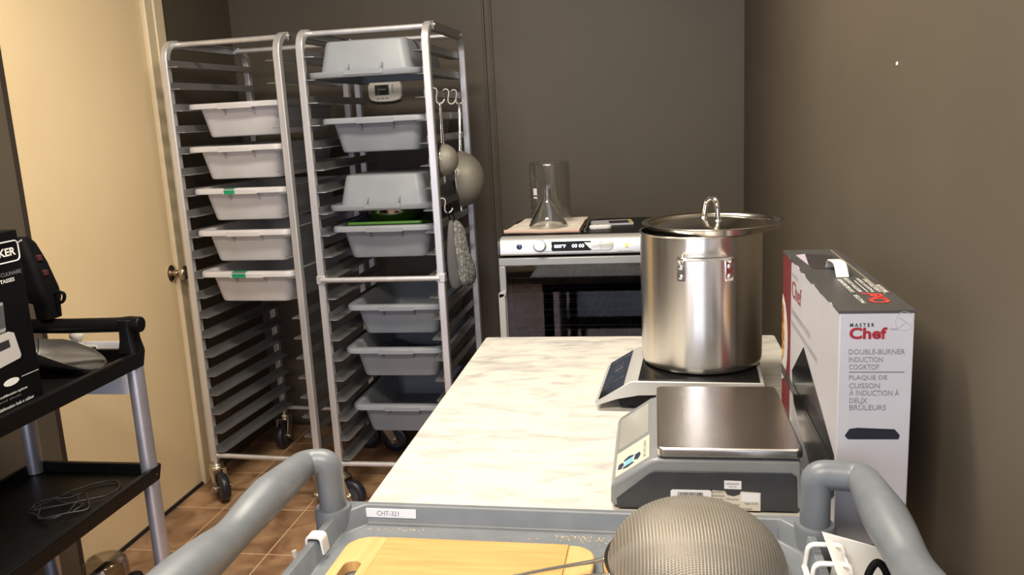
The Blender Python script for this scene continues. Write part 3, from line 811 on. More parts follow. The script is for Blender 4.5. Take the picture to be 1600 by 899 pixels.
for s in (-1, 1):
    for y in (0.05, 0.10):
        x = s * (ow - 0.020); box(bm, x - 0.003, x + 0.003, y, y + 0.006, 0.01, dz1 - 0.02)
    for q in range(13): z = 0.02 + q * 0.0345; box(bm, s * (ow - 0.020) - 0.003, s * (ow - 0.020) + 0.003, 0.05, 0.106, z, z + 0.004)
obj('shelf_ladder', bm, alu_m, ov)
# stand
st = thing('oven_stand', 'dark steel stand carrying the dehydrator oven behind the table', 'stand', ((OX0 + OX1) / 2, OY0, 0))
bm = NB(); box(bm, -ow, ow, 0.0, OY1 - OY0, bz - 0.038, bz - 0.0125); obj('stand_top', bm, black_m, st)
for sx in (-1, 1):
    for y in (0.02, OY1 - OY0 - 0.05):
        bm = NB(); x = sx * (ow - 0.02); box(bm, x - 0.015, x + 0.015, y, y + 0.03, 0, bz - 0.038); obj('leg', bm, black_m, st)

# ------------------------------------------------------------------ on top of the oven
ZO = OZ1 + 0.0005
# folded tea towel: two wavy layers
tw = thing('tea_towel', 'folded pale tea towel with rust hem under the glassware', 'towel', (-0.375, 3.0, ZO))
def cloth(bm, corners, nx, ny, z0, amp, seed, thick=0.003):
    rnd = random.Random(seed); ph = [rnd.uniform(0, 6) for _ in range(6)]
    top, bot = [], []
    for i in range(nx + 1):
        rt, rb = [], []
        for j in range(ny + 1):
            s, t = i / nx, j / ny
            p = (Vv(corners[0]) * (1 - s) + Vv(corners[1]) * s) * (1 - t) + (Vv(corners[3]) * (1 - s) + Vv(corners[2]) * s) * t
            e = min(s, 1 - s, t, 1 - t) * 8; e = min(1, e)
            z = z0 + amp * (0.5 + 0.5 * math.sin(9 * s + ph[0] + 2 * t)) * (0.6 + 0.4 * math.sin(7 * t + ph[1])) + amp * 0.4 * math.sin(21 * s + ph[2]) * math.sin(13 * t + ph[3])
            rb.append(bm.verts.new((p.x, p.y, max(z0, z)))); rt.append(bm.verts.new((p.x, p.y, max(z0, z) + thick)))
        top.append(rt); bot.append(rb)
    for i in range(nx):
        for j in range(ny):
            bm.faces.new((top[i][j], top[i + 1][j], top[i + 1][j + 1], top[i][j + 1]))
            bm.faces.new((bot[i][j], bot[i][j + 1], bot[i + 1][j + 1], bot[i + 1][j]))
    for i in range(nx):
        bm.faces.new((top[i][0], bot[i][0], bot[i + 1][0], top[i + 1][0])); bm.faces.new((top[i + 1][ny], bot[i + 1][ny], bot[i][ny], top[i][ny]))
    for j in range(ny):
        bm.faces.new((top[0][j + 1], bot[0][j + 1], bot[0][j], top[0][j])); bm.faces.new((top[nx][j], bot[nx][j], bot[nx][j + 1], top[nx][j + 1]))
bm = NB(); cloth(bm, [(-0.130, -0.150, 0), (0.130, -0.165, 0), (0.135, 0.170, 0), (-0.100, 0.175, 0)], 26, 22, 0.0, 0.003, 3, 0.004); obj('lower_fold', bm, hem_m, tw, ang=70)
bm = NB(); cloth(bm, [(-0.128, -0.146, 0), (0.128, -0.160, 0), (0.133, 0.168, 0), (-0.098, 0.172, 0)], 26, 22, 0.0085, 0.0055, 5, 0.004); obj('upper_fold', bm, towel_m, tw, ang=70)
bm = NB(); sweep(bm, smooth_path([(-0.130, -0.148, 0.008), (-0.07, -0.155, 0.009), (0.0, -0.160, 0.0075), (0.06, -0.163, 0.0085), (0.128, -0.164, 0.008)], 5), 0.0075, 10, sy=0.75); obj('front_fold', bm, mat('towel_edge', (0.56, 0.41, 0.33), 0.9), tw, ang=80)
ZTW = ZO + 0.0175
# beaker standing upside down
bk = thing('glass_beaker', 'large glass beaker standing upside down on the tea towel', 'beaker', (-0.368, 3.065, ZTW))
bm = NB(); H = 0.215; Rb = 0.074
lathe(bm, [(Rb + 0.004, 0.0), (Rb + 0.001, 0.004), (Rb, 0.012), (Rb, H - 0.014), (Rb - 0.004, H - 0.004), (Rb - 0.014, H), (0, H + 0.0004),
           (0, H - 0.003), (Rb - 0.015, H - 0.0034), (Rb - 0.0065, H - 0.007), (Rb - 0.0028, H - 0.016), (Rb - 0.0028, 0.012), (Rb - 0.001, 0.003), (Rb + 0.003, 0.0)], 48)
obj('beaker_wall', bm, thin_glass_m, bk, ang=50)
bm = NB()
def curved(bm, a0, a1, z0, z1, r, n=6):
    loft(bm, [[Vv((r * math.cos(a0 + (a1 - a0) * k / n), r * math.sin(a0 + (a1 - a0) * k / n), z)) for k in range(n + 1)] for z in (z0, z1)], False, False, close=False)
enamel_m = mat('white_enamel', (0.68, 0.67, 0.62), 0.6)
for k in range(7):
    b2 = NB(); curved(b2, math.radians(196), math.radians(204), 0.040 + k * 0.0205, 0.0418 + k * 0.0205, Rb + 0.0005); obj('graduation_mark', b2, enamel_m, bk)
curved(bm, math.radians(224), math.radians(238), 0.098, 0.122, Rb + 0.0005); obj('printed_panel', bm, enamel_m, bk)
bm = NB(); curved(bm, math.radians(224), math.radians(238), 0.086, 0.092, Rb + 0.0005); obj('printed_panel', bm, enamel_m, bk)
# funnel upside down
fn_ = thing('glass_funnel', 'glass funnel standing upside down in front of the beaker', 'funnel', (-0.361, 2.915, ZTW))
bm = NB()
lathe(bm, [(0.066, 0.0), (0.0665, 0.004), (0.016, 0.088), (0.0125, 0.096), (0.0115, 0.128), (0.0095, 0.128), (0.0105, 0.096), (0.0137, 0.087), (0.063, 0.004), (0.063, 0.0), (0.066, 0.0)], 40)
obj('funnel_wall', bm, glass_m, fn_, ang=40)
# instruction sheet, white remote, grey lead
pk = thing('folded_leaflet', 'small white folded leaflet with a dark picture, right of the towel', 'leaflet', (-0.148, 3.06, ZO), 0.12)
bm = NB(); box(bm, -0.075, 0.070, -0.050, 0.055, 0.0, 0.003); box(bm, -0.070, 0.072, -0.046, 0.058, 0.0035, 0.0055); obj('paper', bm, card_m, pk)
bm = NB(); box(bm, -0.012, 0.058, -0.040, 0.030, 0.0056, 0.0062); obj('dark_picture', bm, ink_m, pk)
bm = NB(); box(bm, 0.060, 0.071, -0.045, 0.05, 0.0056, 0.0062); obj('yellow_edge', bm, mat('yellow_print', (0.55, 0.46, 0.12), 0.5), pk)
rm = thing('remote_control', 'small white remote control lying in front of the leaflet', 'remote', (-0.183, 2.935, ZO), 0.15)
bm = NB(); loft(bm, [rrect(0.074, 0.034, 0.015, 0), rrect(0.078, 0.038, 0.017, 0.004), rrect(0.076, 0.036, 0.016, 0.010), rrect(0.066, 0.028, 0.013, 0.013)]); obj('remote_body', bm, white_m, rm)
for k in range(4):
    bm = NB(); lathe(bm, [(0, 0.0128), (0.005, 0.0128), (0.0045, 0.0145), (0, 0.0148)], 12, Matrix.Translation((-0.028 + k * 0.018, 0.002, 0))); obj('button', bm, frame_m, rm)
bm = NB(); sweep(bm, smooth_path([(-0.228, 2.842, 0.0042), (-0.234, 2.88, 0.0042), (-0.2315, 2.93, 0.0042), (-0.2325, 2.98, 0.0046), (-0.2335, 3.04, 0.0046), (-0.2345, 3.10, 0.0044), (-0.222, 3.16, 0.0042), (-0.20, 3.19, 0.0042)], 6), 0.0035, 8)
o = obj('power_lead', bm, mat('grey_rubber', (0.10, 0.11, 0.10), 0.5), loc=(0, 0, ZO)); tag(o, 'thin grey lead lying between the tea towel and the leaflet', 'cable')

# ================================================================== TABLE
TZ = 0.80; TX0, TX1, TY0, TY1 = -0.4778, 0.3151, 1.166, 2.3117
tb = thing('work_table', 'work table with a pale marble-look top in the middle of the room', 'table', (0, 0, 0))
bm = NB(); loft(bm, [rrect(TX1 - TX0, TY1 - TY0, 0.010, TZ - 0.028, 4, (TX0 + TX1) / 2, (TY0 + TY1) / 2), rrect(TX1 - TX0, TY1 - TY0, 0.010, TZ, 4, (TX0 + TX1) / 2, (TY0 + TY1) / 2)])
obj('tabletop', bm, marble_m, tb, bevel=0.002)
bm = NB(); box(bm, TX0 + 0.04, TX1 - 0.04, TY0 + 0.05, TY1 - 0.05, TZ - 0.07, TZ - 0.0285); obj('apron', bm, dark_m, tb)
for x in (TX0 + 0.06, TX1 - 0.06):
    for y in (TY0 + 0.07, TY1 - 0.07):
        bm = NB(); cyl(bm, (x, y, 0), (x, y, TZ - 0.07), 0.02, 14); obj('leg', bm, black_m, tb)

# ------------------------------------------------------------------ induction cooktop
ck = thing('induction_cooktop', 'silver and black single induction cooktop under the stockpot', 'cooktop', (0.05, 1.835, TZ), math.radians(-3.2))
y0, y1 = -0.138, 0.132
pf = [(-0.168, 0.011), (-0.172, 0.018), (-0.097, 0.0645), (-0.088, 0.066), (0.168, 0.066), (0.171, 0.063), (0.171, 0.044), (0.0, 0.038), (-0.08, 0.035), (-0.125, 0.026)]
bm = NB(); loft(bm, [[Vv((x, y, z)) for x, z in pf] for y in (y0, y1)]); obj('housing', bm, cooker_m, ck, bevel=0.0015)
bm = NB(); prism(bm, [(-0.12, y0 + 0.012, 0.008), (0.162, y0 + 0.012, 0.008), (0.162, y0 + 0.012, 0.043), (-0.08, y0 + 0.012, 0.034), (-0.125, y0 + 0.012, 0.025)], (0, y1 - y0 - 0.024, 0)); obj('base_pan', bm, black_m, ck)
for x in (-0.10, 0.14):
    for y in (y0 + 0.04, y1 - 0.04):
        bm = NB(); cyl(bm, (x, y, 0.0003), (x, y, 0.010), 0.011, 12); obj('foot', bm, black_m, ck)
bm = NB(); box(bm, -0.081, 0.162, y0 + 0.004, y1 - 0.004, 0.0655, 0.0685); obj('glass_top', bm, blackglass_m, ck, bevel=0.0008)
du = Vv((0.075, 0, 0.0465)).normalized(); dn = Vv((0, -1, 0)).cross(Vv((0, 0, 1)))
dn = Vv((-0.0465, 0, 0.075)).normalized()
A = Vv((-0.172, 0, 0.018))
def cpanel(s, y, lift): return A + du * s + Vv((0, y, 0)) + dn * lift
L = (Vv((0.075, 0, 0.0465))).length
bm = NB(); q = [(0.010, y0 + 0.003), (L - 0.016, y0 + 0.003), (L - 0.016, y1 - 0.003), (0.010, y1 - 0.003)]
loft(bm, [[cpanel(s, y, -0.001) for s, y in q], [cpanel(s, y, 0.0012) for s, y in q]]); cp = obj('touch_panel', bm, blackglass_m, ck)
paneltxt_m = mat('panel_legend', (0.16, 0.16, 0.16), 0.5)
for k, (s, y, w, h, tx) in enumerate([(0.020, 0.095, 0.050, 0.012, 'INDUCTION'), (0.022, 0.048, 0.034, 0.007, 'TIMER'), (0.034, 0.010, 0.022, 0.020, '888'), (0.016, -0.018, 0.018, 0.006, 'TEMP'), (0.044, -0.014, 0.018, 0.006, 'LOCK'),
                                     (0.014, -0.042, 0.020, 0.006, 'POWER'), (0.012, -0.064, 0.018, 0.006, 'MENU'), (0.012, -0.086, 0.018, 0.006, 'PRESET'), (0.042, -0.070, 0.024, 0.008, 'ON/OFF')]):
    text(cp, 'panel_legend', tx, cpanel(s, y, 0.0013), du, (0, 1, 0), w, h, paneltxt_m)

# ------------------------------------------------------------------ stockpot with its lid
PZ0 = TZ + 0.069
pt_ = thing('stockpot', 'tall brushed stainless stockpot standing on the induction cooktop', 'pot', (0.0975, 1.855, PZ0))
Rp, Hp = 0.1285, 0.290
bm = NB()
lathe(bm, [(0, 0.0), (Rp - 0.012, 0.0), (Rp - 0.004, 0.003), (Rp - 0.0005, 0.010), (Rp, 0.018), (Rp, Hp - 0.004), (Rp + 0.002, Hp - 0.002), (Rp + 0.001, Hp), (Rp - 0.003, Hp - 0.001), (Rp - 0.003, 0.012), (Rp - 0.012, 0.004), (0, 0.004)], 96)
obj('pot_body', bm, pot_m, pt_, ang=30)
def side_handle(ang):
    ca, sa = math.cos(ang), math.sin(ang)
    rad = Vv((ca, sa, 0)); tg = Vv((-sa, ca, 0))
    h = thing('side_handle', None, None); h.parent = pt_
    for s in (-1, 1):
        th_ = s * 0.048 / Rp
        r2 = Vv((math.cos(ang + th_), math.sin(ang + th_), 0)); t2 = Vv((-r2.y, r2.x, 0))
        bm = NB(); pl = []
        for px, pz in ((-0.008, 0.198), (0.008, 0.198), (0.009, 0.204), (0.009, 0.240), (0.004, 0.248), (-0.004, 0.248), (-0.009, 0.240), (-0.009, 0.204)): pl.append((px, pz))
        loft(bm, [[r2 * (Rp + d) + t2 * px + Vv((0, 0, pz)) for px, pz in pl] for d in (0.0002, 0.004)])
        obj('rivet_plate', bm, chrome_m, h, bevel=0.001)
        for z in (0.209, 0.229):
            M = Matrix((t2, Vv((0, 0, 1)), r2)).transposed().to_4x4(); M.translation = r2 * (Rp + 0.0038) + Vv((0, 0, z))
            bm = NB(); lathe(bm, [(0.0055, 0), (0.005, 0.002), (0.003, 0.0034), (0, 0.0038)], 14, M); obj('rivet', bm, wire_m, h)
    bm = NB()
    e = 0.050
    def at(s, d, z):
        th_ = s / Rp; return Vv((math.cos(ang + th_), math.sin(ang + th_), 0)) * (Rp + d) + Vv((0, 0, z))
    pts = fillet([at(-0.048, 0.005, 0.238), at(-0.049, 0.014, 0.250), rad * (Rp + 0.038) + tg * -0.052 + Vv((0, 0, 0.252)), rad * (Rp + 0.038) + tg * 0.052 + Vv((0, 0, 0.252)), at(0.049, 0.014, 0.250), at(0.048, 0.005, 0.238)], [0.006, 0.012, 0.012, 0.006], 6)
    sweep(bm, pts, 0.0042, 10); obj('wire_grip', bm, chrome_m, h, ang=80)
side_handle(-PI / 2 + 0.02); side_handle(PI / 2 + 0.02)
ld = thing('pot_lid', 'round stainless lid with an arched handle, resting off-centre on the stockpot', 'lid', (0.124, 1.868, PZ0 + Hp + 0.0005))
bm = NB()
lathe(bm, [(0, 0.0175), (0.05, 0.0165), (0.09, 0.0120), (0.115, 0.0065), (0.128, 0.0035), (0.1335, 0.0055), (0.136, 0.0120), (0.140, 0.0145), (0.149, 0.0150), (0.151, 0.0135), (0.149, 0.0120), (0.1415, 0.0115), (0.1385, 0.0),
           (0.130, 0.0), (0.115, 0.0040), (0.09, 0.0100), (0.05, 0.0145), (0, 0.0155)], 96)
obj('lid_disc', bm, lid_m, ld, ang=40)
bm = NB()
p = smooth_path([(-0.016, 0.036, 0.0160), (-0.015, 0.033, 0.026), (-0.011, 0.026, 0.052), (-0.006, 0.014, 0.061), (0.001, -0.004, 0.064), (0.006, -0.018, 0.057), (0.008, -0.025, 0.044), (0.009, -0.028, 0.026), (0.010, -0.031, 0.0165)], 5)
rs = [0.0042 + 0.0022 * math.sin(PI * k / (len(p) - 1)) for k in range(len(p))]
sweep(bm, p, rs, 12)
for q in (p[0], p[-1]): lathe(bm, [(0.0095, 0), (0.0085, 0.0025), (0.004, 0.005), (0, 0.0055)], 14, Matrix.Translation((q.x, q.y, 0.0158)))
obj('lid_handle', bm, chrome_m, ld, ang=60)

# ------------------------------------------------------------------ digital scale
sl = thing('digital_scale', 'grey bench scale with a steel platter, right front of the table', 'scale', (0.07, 1.40, TZ))
X0, X1, YA, YZ_ = -0.145, 0.146, -0.145, 0.150
pf = [(-0.143, 0.006), (-0.145, 0.012), (-0.144, 0.036), (-0.139, 0.044), (-0.082, 0.083), (-0.070, 0.086), (0.138, 0.086), (0.143, 0.082), (0.146, 0.012), (0.144, 0.006)]
bm = NB(); loft(bm, [[Vv((x, y, z)) for x, z in pf] for y in (YA, YZ_)]); obj('housing', bm, scale_m, sl, bevel=0.005, seg=3)
pp = [(-0.134, 0.004), (-0.136, 0.018), (-0.085, 0.061), (-0.076, 0.066), (0.128, 0.066), (0.136, 0.060), (0.138, 0.004)]
bm = NB(); loft(bm, [[Vv((x, y, z)) for x, z in pp] for y in (YA - 0.0022, YA + 0.002)]); side = obj('side_recess', bm, darkgrey_m, sl, bevel=0.001)
for x in (-0.11, 0.11):
    for y in (YA + 0.03, YZ_ - 0.03):
        bm = NB(); cyl(bm, (x, y, 0.0003), (x, y, 0.008), 0.014, 14); obj('foot', bm, black_m, sl)
bm = NB(); box(bm, -0.066, 0.136, YA + 0.008, YZ_ - 0.008, 0.0862, 0.094); obj('platter_support', bm, black_m, sl)
bm = NB(); cx, cy = 0.0365, 0.001
loft(bm, [rrect(0.216, 0.302, 0.010, 0.0915, 4, cx, cy), rrect(0.216, 0.302, 0.010, 0.103, 4, cx, cy), rrect(0.212, 0.298, 0.010, 0.1055, 4, cx, cy)]); obj('platter', bm, plat_m, sl, bevel=0.0008)
# sloping key panel on the left: sticker, keys, lettering, then the display window behind
sa_ = Vv((-0.139, 0, 0.044)); sb_ = Vv((-0.082, 0, 0.083)); su = (sb_ - sa_).normalized(); sn = Vv((-su.z, 0, su.x)); SL = (sb_ - sa_).length
def sp(s, y, lift=0): return sa_ + su * s + Vv((0, y, 0)) + sn * lift
def patch(parent, name, pts, m, l0, l1, f=None):
    bm = NB(); loft(bm, [[f(a, b, l0) for a, b in pts], [f(a, b, l1) for a, b in pts]]); return obj(name, bm, m, parent)
stk = patch(sl, 'key_panel', [(0.002, -0.128), (SL - 0.002, -0.128), (SL - 0.002, -0.035), (0.002, -0.035)], sticker_m, -0.001, 0.0008, sp)
def oval(cs, cy, rs_, ry, n=20): return [(cs + rs_ * math.cos(2 * PI * k / n), cy + ry * math.sin(2 * PI * k / n)) for k in range(n)]
patch(stk, 'key', [(0.006, -0.105), (0.013, -0.110), (0.018, -0.100), (0.016, -0.088), (0.008, -0.088)], navy_m, 0.0006, 0.0014, sp)
patch(stk, 'key', [(0.038, -0.105), (0.046, -0.110), (0.051, -0.098), (0.049, -0.086), (0.040, -0.086)], navy_m, 0.0006, 0.0014, sp)
patch(stk, 'key', [(0.016, -0.114), (0.026, -0.118), (0.038, -0.114), (0.036, -0.109), (0.018, -0.109)], navy_m, 0.0006, 0.0014, sp)
patch(stk, 'key', [(0.018, -0.087), (0.036, -0.087), (0.037, -0.082), (0.027, -0.076), (0.018, -0.082)], navy_m, 0.0006, 0.0014, sp)
patch(stk, 'key', [(0.0195, -0.106), (0.0355, -0.106), (0.0355, -0.090), (0.0195, -0.090)], blue_m, 0.0006, 0.0014, sp)
text(stk, 'model_lettering', 'KWS DH-20', sp(0.056, -0.052, 0.0009), (0, -1, 0), su, 0.066, 0.0055, greyink_m)
patch(sl, 'display_window', [(0.004, -0.02), (SL - 0.004, -0.02), (SL - 0.004, 0.125), (0.004, 0.125)], mat('window_reflection_grey', (0.34, 0.335, 0.31), 0.12), -0.001, 0.0012, sp)  # grey base colour paints in the table's reflection on the display cover
# labels on the recessed side
def sf(x, z, l): return Vv((x, YA - 0.0022 - l, z))
lb = patch(side, 'barcode_label', [(-0.052, 0.010), (0.010, 0.010), (0.010, 0.034), (0.007, 0.0365), (-0.049, 0.0365), (-0.052, 0.034)], label_m, 0.0, 0.0006, sf)
bm = NB(); x = -0.041; rnd = random.Random(4)
while x < -0.002:
    w = rnd.choice((0.0007, 0.0011, 0.0016)); box(bm, x, x + w, YA - 0.0033, YA - 0.0028, 0.0235, 0.0325); x += w + rnd.choice((0.0006, 0.001))
obj('barcode', bm, ink_m, lb)
lb2 = patch(side, 'rating_label', [(0.0112, 0.006), (0.083, 0.004), (0.083, 0.034), (0.054, 0.0355), (0.052, 0.030), (0.043, 0.027), (0.034, 0.029), (0.030, 0.0355), (0.0112, 0.0365)], mat('rating_label_paper', (0.60, 0.58, 0.52), 0.5), 0.0, 0.0005, sf)
for (tx, x, z, w, h) in (('KILOTECH', 0.0125, 0.0325, 0.015, 0.003), ('Model/Modele', 0.0125, 0.0265, 0.017, 0.0028), ('Serial No.', 0.0125, 0.0215, 0.016, 0.0026), ('KWS series', 0.032, 0.0215, 0.018, 0.0026), ('MADE IN', 0.0125, 0.0165, 0.010, 0.0024), ('Power 12V DC', 0.060, 0.0145, 0.019, 0.003), ('500 mA', 0.044, 0.0120, 0.008, 0.003), ('Measurement Canada', 0.040, 0.0062, 0.030, 0.003)):
    text(lb2, 'rating_text', tx, sf(x, z, 0.0007), (1, 0, 0), (0, 0, 1), w, h, ink_m)
patch(lb2, 'blank_field', [(0.0545, 0.0195), (0.0815, 0.0185), (0.0815, 0.0325), (0.0545, 0.0335)], label_m, 0.0004, 0.0008, sf)
lb3 = patch(side, 'seal_label', [(0.029, 0.0395), (0.0545, 0.0390), (0.0545, 0.0525), (0.029, 0.053)], label_m, 0.0, 0.0006, sf)
text(lb3, 'seal_text', 'kilotech', sf(0.032, 0.0465, 0.0008), (1, 0, 0), (0, 0, 1), 0.019, 0.004, greyink_m); text(lb3, 'seal_text', 'NR-103', sf(0.036, 0.0418, 0.0008), (1, 0, 0), (0, 0, 1), 0.011, 0.0025, greyink_m)

# ================================================================== DOUBLE BURNER CARTON
BX0, BX1, BY0, BY1, BZ0, BZ1 = 0.2425, 0.3370, 1.163, 1.665, 0.8006, 1.1385
KS = 0.765                    # print scale
cb = thing('cooktop_carton', 'tall white carton for a double-burner induction cooktop standing on the table by the wall', 'box', (BX0, BY0, BZ0))
bw, bl, bh = BX1 - BX0, BY1 - BY0, BZ1 - BZ0
bm = NB(); box(bm, 0, bw, 0, bl, 0, bh - 0.001); obj('carton_body', bm, card_m, cb, bevel=0.0015)
# dark lid panel with a slightly ragged left edge
bm = NB(); e = [(-0.0012, -0.0006)]
rnd = random.Random(11)
for k in range(1, 26): e.append((-0.0010 + rnd.uniform(-0.0010, 0.0018), bl * k / 26))
e += [(-0.001, bl + 0.0005), (bw + 0.001, bl + 0.0005), (bw + 0.001, -0.0006)]
loft(bm, [[Vv((x, y, bh - 0.0032)) for x, y in e], [Vv((x, y, bh + 0.0006)) for x, y in e]]); topp = obj('top_panel', bm, cardtop_m, cb)
bm = NB(); box(bm, bw - 0.0125, bw - 0.0114, 0.10, bl - 0.015, bh + 0.0004, bh + 0.0016); obj('flap_edge', bm, mat('kraft_edge', (0.30, 0.25, 0.18), 0.8), topp)
def tp(x, y, l): return Vv((x * 0.7875, y * KS, bh + 0.0006 + l))
# carry handle
bm = NB()
hy, hx = 0.256, 0.050
pth = fillet([(hx, hy + 0.058, bh + 0.001), (hx, hy + 0.046, bh + 0.017), (hx, hy - 0.008, bh + 0.020), (hx, hy - 0.031, bh + 0.001)], 0.012, 6)
sweep(bm, pth, 0.0098, ref=(1, 0, 0), square=True, sy=0.13); obj('carry_handle', bm, white_m, cb, bevel=0.001)
patch(topp, 'dark_slot', [(0.022, 0.40), (0.090, 0.37), (0.094, 0.56), (0.034, 0.60)], mat('slot_print', (0.030, 0.026, 0.028), 0.5), 0.0002, 0.0006, tp)
patch(topp, 'mauve_triangle', [(0.016, 0.575), (0.022, 0.44), (0.038, 0.59)], mauve_m, 0.0002, 0.0009, tp)
for k, (x, a, b) in enumerate(((0.052, 0.150, 0.275), (0.066, 0.150, 0.285), (0.078, 0.150, 0.26), (0.088, 0.148, 0.28), (0.099, 0.148, 0.275), (0.110, 0.145, 0.215))):
    if k == 2: patch(topp, 'top_rule', [(x, a), (x + 0.0012, a), (x + 0.0012, b), (x, b)], whiteink_m, 0.0002, 0.0005, tp); continue
    text(topp, 'top_text', ['DOUBLE-BURNER', 'INDUCTION COOKTOP', '', 'PLAQUE DE CUISSON', 'A INDUCTION A DEUX', 'BRULEURS'][k], tp(x + 0.004, a, 0.0003), (0, 1, 0), (-1, 0, 0), (b - a) * KS, 0.0059, whiteink_m, 0.01)
text(topp, 'top_brand', 'Chef', tp(0.098, 0.055, 0.0003), (0, 1, 0), (-1, 0, 0), 0.065, 0.027, brightred_m, 0.03)
text(topp, 'top_brand_small', 'MASTER', tp(0.055, 0.055, 0.0003), (0, 1, 0), (-1, 0, 0), 0.054, 0.0063, whiteink_m)
# front panel print
K = 0.000800
def fr(px, py, l=0.0):
    lean = (487 - py) * -0.038
    return Vv(((px + lean * 1.0 - 1312) * K, -0.0002 - l, bh - (py - 488) * K * 1.035))
def ftext(tx, x0, x1, ybot, ytop, m, bold=0.0):
    o = fr(x0, ybot); text(cb, 'front_text', tx, o, (1, 0, 0), (0, 0, 1), (x1 - x0) * K, (ybot - ytop) * K * 1.035, m, bold)
ftext('M A S T E R', 1327.5, 1366, 514, 508, ink_m, 0.02)
ftext('Chef', 1326, 1386, 534.5, 515, red_m, 0.035)
ftext('TM/MC', 1390, 1404, 520, 517, greyink_m)
for tx, w, yb in (('DOUBLE-BURNER', 89, 560), ('INDUCTION', 54, 573), ('COOKTOP', 48, 585.5), ('PLAQUE DE', 61, 604), ('CUISSON', 49, 617.5), ('\u00c0 INDUCTION \u00c0', 80, 630), ('DEUX', 29, 643), ('BR\u00dbLEURS', 59, 655)):
    up_ = 2.6 if tx[0] in '\u00c0B' else 0
    ftext(tx, 1325, 1325 + w, yb, yb - 8.6 - up_, greyink_m, 0.004)
bm = NB(); a = fr(1325, 590.5); b = fr(1413, 589.5); box(bm, a.x, b.x, -0.0008, -0.0001, a.z, b.z + 0.0004); obj('front_rule', bm, greyink_m, cb)
ctp = [fr(1322, 706), fr(1317, 700), fr(1325, 688), fr(1338, 686), fr(1398, 688), fr(1406, 698), fr(1404, 705)]
bm = NB(); loft(bm, [[Vv((p.x, -0.0001, p.z)) for p in ctp], [Vv((p.x, -0.0007, p.z)) for p in ctp]]); obj('front_picture', bm, mat('printed_cooktop', (0.016, 0.018, 0.03), 0.35), cb)
bm = NB(); c = fr(1413, 505); faint_m = mat('faint_ink', (0.50, 0.48, 0.52), 0.6)
sweep(bm, [Vv((c.x + 0.0112 * math.cos(2 * PI * k / 32), -0.0004, c.z + 0.0127 * math.sin(2 * PI * k / 32))) for k in range(32)], 0.0004, 5, closed=True)
cyl(bm, (c.x - 0.007, -0.0005, c.z + 0.0055), (c.x + 0.009, -0.0005, c.z - 0.006), 0.0005, 6); cyl(bm, (c.x + 0.001, -0.0005, c.z - 0.001), (c.x - 0.006, -0.0005, c.z - 0.0085), 0.0003, 6)
obj('scribbled_circle', bm, faint_m, cb)
# left side print (plane x = 0)
SY1 = 1.53 + bl / KS - 0.0005
def sdp(y, z, l): return Vv((-0.0002 - l, (y - 1.53) * KS, bh - (1.051 - z) * 0.76))
patch(cb, 'red_band', [(2.063, 0.608), (SY1, 0.608), (SY1, 1.046), (2.063, 1.046)], mat('dark_red_print', (0.15, 0.012, 0.015), 0.5), 0.0, 0.0004, sdp)
def half(cy, cz, ry, rz, n=24): return [(min(SY1, cy + ry * math.cos(2 * PI * k / n)), cz + rz * math.sin(2 * PI * k / n)) for k in range(n)]
patch(cb, 'plate_picture', half(2.20, 0.828, 0.100, 0.112), mat('printed_plate', (0.62, 0.60, 0.60), 0.4), 0.0004, 0.0008, sdp)
patch(cb, 'food_picture', half(2.20, 0.845, 0.058, 0.082), food_m, 0.0008, 0.0012, sdp)
text(cb, 'side_brand', 'Chef', sdp(2.045, 0.966, 0.0003), (0, -1, 0), (0, 0, 1), 0.125 * KS, 0.040 * KS, red_m, 0.0)
text(cb, 'side_brand_small', 'MASTER', sdp(2.045, 1.015, 0.0003), (0, -1, 0), (0, 0, 1), 0.08 * KS, 0.008 * KS, greyink_m)
text(cb, 'side_text', 'DOUBLE-BURNER INDUCTION COOKTOP', sdp(2.045, 0.925, 0.0003), (0, -1, 0), (0, 0, 1), 0.24 * KS, 0.013 * KS, greyink_m)
text(cb, 'side_text', 'PLAQUE DE CUISSON A INDUCTION A DEUX BRULEURS', sdp(2.045, 0.895, 0.0003), (0, -1, 0), (0, 0, 1), 0.32 * KS, 0.013 * KS, greyink_m)
patch(cb, 'cooktop_picture', [(2.030, 0.787), (1.880, 0.887), (1.545, 0.775), (1.535, 0.70), (1.62, 0.64), (1.79, 0.656), (2.00, 0.72)], mat('printed_black_glass', (0.012, 0.013, 0.016), 0.14), 0.0, 0.0005, sdp)
patch(cb, 'clear_tape', [(1.531, 0.735), (2.18, 0.735), (2.18, 0.761), (1.531, 0.761)], film_m, 0.0014, 0.0018, sdp)

# ================================================================== GREY UTILITY CART
gc = thing('utility_cart', 'grey plastic utility cart with tubular handles, nearest the camera', 'cart', (-0.137, 1.153, 0), math.radians(-1.05))
GZ = 0.850                    # rim top
hw = 0.344                    # half outer width
def chamfered(w, l, c, z, yc):
    """rectangle with cut corners, every corner two points"""
    x, y0, y1 = w / 2, yc - l / 2, yc + l / 2
    return [Vv(p) for p in ((x, y1 - c, z), (x - c * 0.8, y1, z), (-x + c * 0.8, y1, z), (-x, y1 - c, z), (-x, y0 + c, z), (-x + c * 0.8, y0, z), (x - c * 0.8, y0, z), (x, y0 + c, z))]
def tray(bm, zt, depth, skirt):
    yc = -0.50; l = 1.0
    w = 2 * hw
    loft(bm, [chamfered(w - 0.020, l - 0.020, 0.012, zt - skirt, yc), chamfered(w, l, 0.014, zt - 0.002, yc), chamfered(w - 0.003, l - 0.003, 0.013, zt, yc), chamfered(w - 0.021, l - 0.020, 0.040, zt, yc),
              chamfered(w - 0.024, l - 0.023, 0.040, zt - 0.002, yc), chamfered(w - 0.032, l - 0.031, 0.038, zt - depth + 0.003, yc), chamfered(w - 0.038, l - 0.037, 0.036, zt - depth, yc)])
